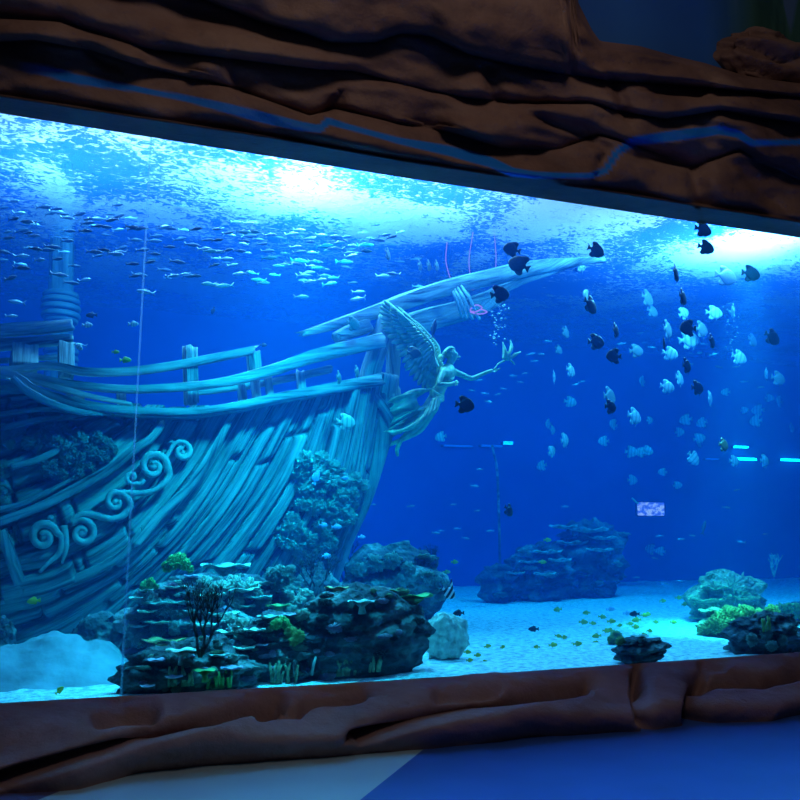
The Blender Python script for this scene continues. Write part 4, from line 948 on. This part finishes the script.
used = set()
def put(kind, px, py, spx, Y, label, cat='fish', group=None, turn=0.0, roll=0.0, side=1, name=None):
    """side 1 faces right in the picture; turn = yaw towards/away from the lens; roll = nose up"""
    src = PR[kind]
    if kind in used:
        o = src.copy(); COL.objects.link(o)
        for ch in list(src.children):
            c = ch.copy(); COL.objects.link(c); c.parent = o
    else: o = src; used.add(kind)
    p = at(px, py, Y); o.location = p; s = spx*((p-CAM).dot(fwd)/F); o.scale = (s, s, s)
    az = math.atan2(rgt.y, rgt.x)+(0 if side > 0 else PI)+turn
    o.rotation_euler = (0, -roll, az)
    if name: o.name = name
    o['label'] = label; o['category'] = cat
    if group: o['group'] = group
    elif 'group' in o: del o['group']
    return o
BG = 'batfish shoal right of the bow'
# kind, x, y, px, depth, turn, roll, side, label
BAT = [
('dark', 511, 249, 19, 4.6, .2, .2, -1, 'silhouetted batfish above the spar, upper of the touching pair'),
('dark', 518, 264, 23, 4.3, -.2, .5, -1, 'silhouetted batfish above the spar, lower of the touching pair'),
('dark', 501, 294, 21, 3.6, .3, .2, 1, 'silhouetted batfish right against the lower spar end'),
('dark', 466, 405, 20, 3.0, .1, -.1, 1, 'black batfish alone below the figurehead\'s reaching arm'),
('dark', 597, 251, 19, 4.0, .2, -.35, 1, 'silhouetted batfish above the tip of the bowsprit'),
('pale', 581, 266, 15, 5.6, .6, .1, 1, 'pale barred batfish at the tip of the bowsprit'),
('dark', 704, 230, 19, 2.6, .2, -.2, 1, 'silhouetted batfish half hidden by the rock overhang'),
('dark', 707, 248, 18, 3.2, .1, -.25, 1, 'slender silhouetted batfish just under the rock overhang'),
('dark', 676, 274, 21, 3.6, 1.0, -.2, 1, 'tall narrow silhouetted batfish near the surface, third from right'),
('dark', 683, 298, 20, 3.9, .9, -.2, 1, 'silhouetted batfish below the tall narrow one near the surface'),
('grey', 727, 277, 24, 3.8, .2, -.2, 1, 'large grey batfish left of the rightmost silhouetted one'),
('dark', 752, 274, 20, 3.2, .1, -.15, 1, 'rightmost silhouetted batfish below the bright surface glare'),
('pale', 586, 295, 15, 4.4, .9, .1, -1, 'pale barred batfish tucked behind a silhouetted one below the bowsprit tip'),
('dark', 591, 306, 21, 4.0, .7, -.5, 1, 'silhouetted batfish below the bowsprit tip in front of a barred one'),
('grey', 648, 299, 20, 5.5, .7, -.2, 1, 'grey green batfish, upper of a pair left of the shoal'),
('grey', 653, 312, 14, 6.0, .4, -.3, 1, 'small grey green batfish, lower of a pair left of the shoal'),
('dark', 616, 331, 18, 5.0, 1.0, 0, 1, 'dark batfish, top of the left group of four'),
('dark', 597, 342, 19, 4.9, .3, 0, 1, 'dark batfish, left of the left group of four'),
('dark', 613, 356, 18, 4.9, .3, 0, -1, 'dark batfish, bottom of the left group of four'),
('grey', 637, 351, 16, 5.4, .3, .1, 1, 'grey barred batfish, right of the left group of four'),
('grey', 668, 330, 22, 4.9, .9, 0, 1, 'grey green batfish at the left of the dense shoal'),
('dark', 687, 328, 20, 4.8, .3, 0, -1, 'dark batfish in the heart of the dense shoal'),
('pale', 684, 313, 15, 5.2, .5, .5, 1, 'pale batfish at the top of the dense shoal'),
('grey', 702, 330, 20, 5.1, .6, 0, 1, 'grey batfish at the right of the dense shoal'),
('pale', 690, 340, 22, 5.2, .1, .1, 1, 'broad pale batfish at the bottom of the dense shoal'),
('dark', 664, 343, 16, 4.4, 1.2, 0, 1, 'narrow dark batfish in front of the pale bright one'),
('pale', 671, 354, 16, 4.9, -.3, -.3, 1, 'bright pale batfish under the dense shoal'),
('dark', 712, 342, 17, 5.2, .9, -.2, 1, 'dark batfish at the lower right of the dense shoal'),
('pale', 715, 313, 17, 5.0, .0, -.1, 1, 'pinkish pale slender batfish above the dense shoal'),
('pale', 733, 312, 18, 5.0, 1.35, .0, 1, 'thin pale batfish seen head on beside the bubbles'),
('grey', 753, 341, 15, 5.8, .6, -.3, 1, 'grey batfish right of the dense shoal'),
('dark', 773, 338, 19, 5.4, .3, -.5, 1, 'dark batfish rightmost at mid height'),
('pale', 740, 358, 17, 5.0, .2, -.3, 1, 'silver barred batfish alone right of the dense shoal'),
('dark', 687, 366, 18, 5.1, .8, 0, 1, 'dark batfish just above the two bright pale ones'),
('pale', 680, 379, 17, 5.3, .8, -.2, 1, 'pale green batfish behind the bright white one'),
('pale', 668, 387, 16, 4.6, .2, -.15, 1, 'brightest white batfish in the middle of the shoal'),
('dark', 698, 388, 17, 5.6, .5, 0, 1, 'dark batfish right of the brightest white one'),
('pale', 710, 398, 18, 5.0, 1.0, .3, 1, 'pale narrow batfish facing up right of the white one'),
('pale', 766, 374, 14, 5.6, 1.35, 0, 1, 'thin pale batfish head on near the right edge'),
('grey', 779, 379, 17, 5.2, .3, -.2, 1, 'grey batfish with pale rim near the right edge'),
('grey', 610, 397, 23, 4.9, .8, 0, 1, 'large grey barred batfish in the lower left of the shoal'),
('dark', 611, 407, 17, 4.6, .6, 0, 1, 'dark batfish overlapping the large grey barred one'),
('pale', 635, 417, 20, 4.9, .6, -.2, 1, 'big pale batfish at the lower middle of the shoal'),
('pale', 571, 371, 16, 5.2, .8, -.2, 1, 'pale green batfish at the far left of the shoal'),
('pale', 554, 377, 15, 5.8, 1.25, 0, 1, 'narrow blue pale batfish at the far left of the shoal'),
('grey', 566, 333, 14, 6.0, .8, -.6, 1, 'grey green batfish pointing down left of the group of four'),
('grey', 559, 350, 11, 6.2, .6, -.4, 1, 'small grey green batfish below the one pointing down'),
('dark', 724, 445, 16, 4.6, .6, -.1, 1, 'silhouetted batfish left of the cyan reflection strips'),
('pale', 694, 459, 16, 5.4, .3, -.8, 1, 'pale slim batfish diving left of the reflection strips'),
('pale', 765, 461, 15, 5.6, .6, 0, 1, 'pale ringed batfish between two reflection strips'),
('pale', 735, 461, 13, 5.6, .4, 0, 1, 'small pale batfish just under the brightest reflection strip'),
('pale', 565, 440, 17, 6.0, .9, .2, 1, 'pale batfish low at the left, upper of a pair'),
('pale', 552, 451, 14, 6.0, .8, .5, 1, 'pale batfish low at the left, lower of a pair'),
('dark', 509, 511, 14, 4.6, .7, -.7, 1, 'small silhouetted batfish diving beside the thin pipe'),
('pale', 347, 422, 19, 2.2, .2, 0, 1, 'bright blue white batfish in front of the bow planks'),
]
for k, x, y, s, Y, tn, rl, sd, lab in BAT: put(k, x, y, s, Y if k != 'dark' else (Y*.42 if x > 600 else Y*.5), lab, 'fish', BG if x > 540 else None, tn, rl, sd)
for x, y, s in [(571, 402, 13), (642, 381, 13), (613, 424, 13), (603, 441, 12), (632, 452, 14), (640, 452, 12), (648, 451, 12), (541, 466, 12), (548, 424, 12), (553, 430, 11), (779, 401, 14), (755, 421, 14), (757, 410, 13), (685, 420, 13), (680, 432, 11), (701, 423, 12), (699, 441, 15), (633, 480, 12), (662, 472, 9), (678, 485, 9), (650, 420, 9), (792, 428, 11), (650, 549, 12), (660, 551, 10), (700, 438, 12), (440, 437, 12), (725, 392, 9), (770, 398, 9), (745, 410, 8)]:
    put('pale', x, y, s, rs.uniform(8.3, 9.4), 'faint blue batfish far back in the haze of the shoal', 'fish', 'faint batfish far back', rs.uniform(-1, 1), rs.uniform(-.3, .3), rs.choice([1, -1]))
# other single fish
put('banner', 449, 593, 18, 1.5, 'black and white striped bannerfish right of the green plate coral', turn=.3, roll=-.6)
for x, y, s, lab in [(458, 613, 12, 'dark fish over the pale leaning slab, upper'), (445, 623, 11, 'dark fish over the pale leaning slab, lower'), (634, 614, 11, 'dark fish highest in the damselfish crowd over the sand'), (533, 629, 11, 'dark fish over the left part of the open sand'), (561, 647, 17, 'largest dark fish over the open sand, near the glass'),
                     (529, 656, 12, 'dark fish left of the largest one, near the glass'), (495, 658, 13, 'dark grey fish low at the left end of the open sand'), (691, 650, 9, 'dark fish by the right rock low on the sand'), (752, 613, 13, 'dark fish in front of the lime coral'), (264, 345, 7, 'tiny dark fish right over the upper rail end'), (91, 315, 12, 'slim dark fish right of the mast collar'), (213, 311, 8, 'small upright dark fish between mast and bowsprit')]:
    Y = {91: 3.5, 213: 4.0, 264: 3.3, 458: 1.4, 445: 1.4}.get(x, 2.0)
    put('odark', x, y, s, Y, lab, turn=rs.uniform(-.4, .4), side=rs.choice([1, -1]), roll=-1.3 if x == 213 else 0)
put('blue', 345, 288+190, 8, 2.6, 'tiny blue fish over the bow coral colony'); put('blue', 316, 477, 15, 2.5, 'blue fish hanging nose up in the bow coral colony', roll=1.3)
for x, y, s in [(324, 525, 9), (337, 527, 11), (362, 537, 8), (327, 556, 11)]: put('blue', x, y, s, 2.3, 'small blue fish near the lower end of the bow coral', 'fish', 'blue fish below the bow coral', turn=rs.uniform(-.3, .3))
put('grey', 339, 378, 16, 2.6, 'narrow grey barred fish in front of the rail, left of the pair', turn=1.35); put('grey', 357, 372, 15, 2.6, 'narrow grey barred fish in front of the rail, right of the pair', turn=1.3)
put('grey', 415, 353, 15, 2.9, 'mottled pinkish grey fish in front of the figurehead wing', turn=.2)
put('grey', 354, 324, 17, 2.9, 'dark grey batfish in front of the broken beam above the bow', turn=.7)
put('grey', 388, 255, 15, 3.2, 'dark narrow fish near the surface above the bowsprit', turn=1.2, roll=-.4)
for x in (420, 429, 437): put('grey', x, 266, 13, 4.2, 'upright grey barred fish in the row above the bowsprit', 'fish', 'three barred fish above the bowsprit', turn=1.2)
put('slate', 434, 328, 20, 3.2, 'dark thin fish standing upright before the lower spar', roll=1.4)
put('opale', 134, 324, 11, 3.2, 'small pale fish right of the mast collar'); put('opale', 88, 325, 11, 3.4, 'faint round pale fish beside the mast')
put('yellow', 126, 360, 12, 2.4, 'yellow fish above the upper rail'); put('yellow', 116, 352, 8, 2.4, 'small yellow fish just above and left of another yellow one')
put('opale', 79, 347, 11, 3.0, 'pale fish between the mast and the rail', roll=-.6)
put('yellow', 33, 601, 14, 1.6, 'greenish fish swimming above the sand heap', roll=-.1, side=-1); put('yellow', 60, 690, 11, .5, 'olive fish low on the sand at the left, by the glass', roll=.7)
put('blue', 611, 609, 9, 2.5, 'bluish fish, left of two over the middle of the sand'); put('blue', 628, 613, 9, 2.5, 'bluish fish, right of two over the middle of the sand')
put('slate', 704, 527, 14, 5.0, 'thin pale upright fish above the right coral mound', roll=1.3)
YL = [(197, 165), (211, 168), (141, 192), (184, 187), (232, 187), (245, 184), (290, 182), (290, 165), (325, 150), (317, 152), (283, 133), (260, 130), (307, 117), (390, 125), (420, 110), (412, 113), (440, 130), (425, 152), (410, 163), (390, 142), (485, 130), (458, 77), (512, 85), (20, 190), (57, 192), (265, 107), (193, 99), (498, 69), (595, 192), (330, 128), (350, 138), (376, 134)]
for i, (a, b) in enumerate(YL):
    put('yellow', 480+a/2.5, 570+b/2.5, rs.uniform(7, 10), 1.2+(190-b)/190*4+rs.uniform(0, .5), 'small olive yellow damselfish hovering over the open sand', 'fish', 'damselfish over the open sand', rs.uniform(-.7, .7), rs.uniform(-.2, .2), rs.choice([1, 1, -1]))
for x, y in [(470, 660), (478, 655), (485, 662), (492, 668), (468, 652), (474, 668), (543, 562), (455, 562), (548, 540), (447, 572)]:
    put('yellow', x, y, 8, 1.1 if y > 600 else 4.0, 'small yellowish fish near the left end of the open sand' if y > 600 else 'small yellowish fish in the open water above the distant reef', 'fish', 'yellowish fish by the slab' if y > 600 else 'yellowish fish above the distant reef', rs.uniform(-.5, .5))
# the school
SIL = [(300, 261), (296, 247), (308, 273), (313, 267), (319, 268), (325, 276), (333, 278), (330, 284), (321, 280), (305, 276), (285, 265), (278, 266), (274, 275), (270, 235), (316, 262), (335, 249), (339, 243), (354, 246), (366, 245), (384, 276), (393, 274), (359, 292), (357, 299), (302, 297), (310, 282), (325, 270), (336, 237), (322, 235), (345, 262), (352, 256),
       (14, 201), (20, 213), (28, 222), (8, 232), (9, 238), (35, 236), (57, 212), (68, 218), (88, 219), (98, 219), (112, 220), (143, 228), (165, 227), (11, 278), (60, 275), (22, 256), (40, 260), (120, 252), (116, 254), (210, 251), (205, 249), (218, 252), (227, 259), (233, 265), (240, 274), (252, 273), (258, 280), (215, 285), (224, 286), (208, 284), (173, 276), (264, 283), (145, 292), (185, 274), (85, 280), (16, 302), (12, 316), (80, 345), (230, 235), (244, 232), (217, 229), (292, 234), (300, 230), (312, 238)]
SLA = [(57, 209), (45, 207), (64, 214), (88, 223), (98, 226), (106, 227), (119, 216), (133, 228), (80, 214), (14, 219), (22, 231), (28, 233), (52, 213), (68, 241), (70, 231), (86, 231), (53, 247), (47, 250), (58, 259), (75, 266), (22, 268), (3, 252), (36, 249), (72, 283), (95, 252), (105, 250), (98, 256), (122, 248), (136, 240), (157, 236), (134, 228), (168, 228), (163, 226), (196, 229), (155, 241), (170, 247), (193, 245), (208, 240), (218, 240), (228, 233), (250, 236), (253, 232), (245, 241), (263, 244), (240, 251), (228, 250), (268, 251), (270, 258), (196, 276), (190, 276), (140, 275), (178, 262), (215, 265), (133, 264), (155, 254), (293, 263), (297, 264), (310, 242), (325, 246), (309, 239), (349, 253), (355, 254), (366, 251), (385, 235), (392, 237), (378, 240), (340, 240), (346, 237), (92, 315), (135, 276), (118, 205), (110, 214), (150, 262), (165, 270), (180, 239), (143, 250), (300, 252)]
sg = 'schooling fish near the surface'
for k, L_ in (('silver', SIL), ('slate', SLA)):
    for x, y in L_:
        put(k, x, y, rs.uniform(11, 18), rs.uniform(1.8, 4.4) if y > 215 else rs.uniform(3.2, 5), 'small silvery fish in the school under the surface at upper left' if k == 'silver' else 'small dark slender fish in the school under the surface at upper left', 'fish', sg+(', silvery' if k == 'silver' else ', dark'), rs.uniform(-.45, .45), rs.uniform(-.12, .12), 1 if (k == 'slate' or rs.random() < .6) else -1)
for i in range(75):
    x = rs.uniform(0, 420); y = rs.gauss(236, 22)+x*.02; k = rs.choice(['silver', 'slate', 'slate'])
    if y < 175+.1*x or y > 300: continue
    put(k, x, y, rs.uniform(8, 13), rs.uniform(4.2, 7), 'faint small silvery fish at the back of the upper left school' if k == 'silver' else 'faint small dark fish at the back of the upper left school', 'fish', 'back of the school'+(', silvery' if k == 'silver' else ', dark'), rs.uniform(-.4, .4), rs.uniform(-.12, .12), rs.choice([1, 1, -1]))
for x, y in [(470, 390), (478, 382), (484, 392), (490, 400), (497, 396), (505, 389), (512, 376), (520, 384), (527, 372), (534, 362), (540, 355), (548, 343), (530, 352), (640, 333), (634, 343), (645, 341), (652, 348), (700, 355), (715, 356), (690, 352), (703, 343), (620, 345), (575, 386), (583, 380), (480, 470), (475, 486), (452, 505), (413, 505), (375, 504), (440, 529), (437, 532), (458, 530), (490, 530), (478, 510), (464, 540), (690, 365), (720, 368), (735, 367), (742, 380), (760, 388), (565, 507), (725, 507), (735, 490), (660, 537), (683, 538), (692, 535), (680, 583), (635, 576), (663, 583), (741, 541), (765, 536), (653, 560)]:
    put('silver', x+rs.uniform(-2, 2), y+rs.uniform(-2, 2), rs.uniform(6, 9), rs.uniform(6.5, 9), 'tiny pale fish far back in the open blue water', 'fish', 'tiny pale fish far back', rs.uniform(-.5, .5), rs.uniform(-.2, .2), rs.choice([1, -1]))


# ------------------------------------------------------------------ lights
def area(name, loc, tgt, size, power, col, sy=None, spread=PI):
    l = bpy.data.lights.new(name, 'AREA'); l.energy = power; l.color = col; l.size = size; l.spread = spread
    if sy: l.shape = 'RECTANGLE'; l.size_y = sy
    o = bpy.data.objects.new(name, l); o.location = loc
    o.rotation_euler = (Vector(tgt)-Vector(loc)).to_track_quat('-Z', 'Y').to_euler(); return link(o)
CY = (.78, .72, 1.0)
def lamp_over(px, py, h, power, size=.7, col=CY, name='pool_lamp'):
    p = atz(px, py, SURF); return area(name, (p.x, p.y, SURF+h), (p.x, p.y+.2, 0), size, power, col)
K=.31
lamp_over(300, 185, 1.1, 1900*K, 1.0)
lamp_over(40, 160, 1.3, 900*K, 1.0)
lamp_over(170, 150, 1.3, 700*K, 1.0)
lamp_over(440, 195, 1.3, 1000*K, 1.0)
lamp_over(750, 243, 1.0, 3000*K, 1.0)
lamp_over(620, 235, 1.6, 700*K, 1.0)
area('added_flood', (2.3, .35, 5.6), (1.45, 3.1, 1.9), .5, 95, (.05, .78, 1.0), .5, math.radians(66))  # unseen key added to brighten the middle of the hull
area('added_flood', (7.0, .9, 5.2), (7.3, 2.2, .4), .3, 42, (.35, .95, .75), .3, math.radians(30))  # unseen lamp added to brighten the lime coral at right
area('added_flood', (1.6, .4, 5.4), (1.1, 1.1, .5), .4, 60, (.10, .75, 1.0), .4, math.radians(50))  # unseen fill added to lift the dark front reef
area('room_lamp', (1.8, -4.6, 8.8), (2.5, -.4, 2), 2.6, 50, (1.0, .84, .74), 1.5)

w = bpy.data.worlds.new('World'); SC.world = w; w.use_nodes = True
w.node_tree.nodes['Background'].inputs[0].default_value = (.25, .35, .6, 1); w.node_tree.nodes['Background'].inputs[1].default_value = .02
SC.view_settings.view_transform = 'Standard'; SC.view_settings.look = 'None'
SC.view_settings.exposure = 0.0; SC.view_settings.gamma = 1.0; SC.view_settings.use_curve_mapping = False
SC.cycles.use_denoising = True
SC.cycles.max_bounces = 8; SC.cycles.diffuse_bounces = 3; SC.cycles.volume_bounces = 1; SC.cycles.transparent_max_bounces = 16
SC.cycles.sample_clamp_indirect = 4.0
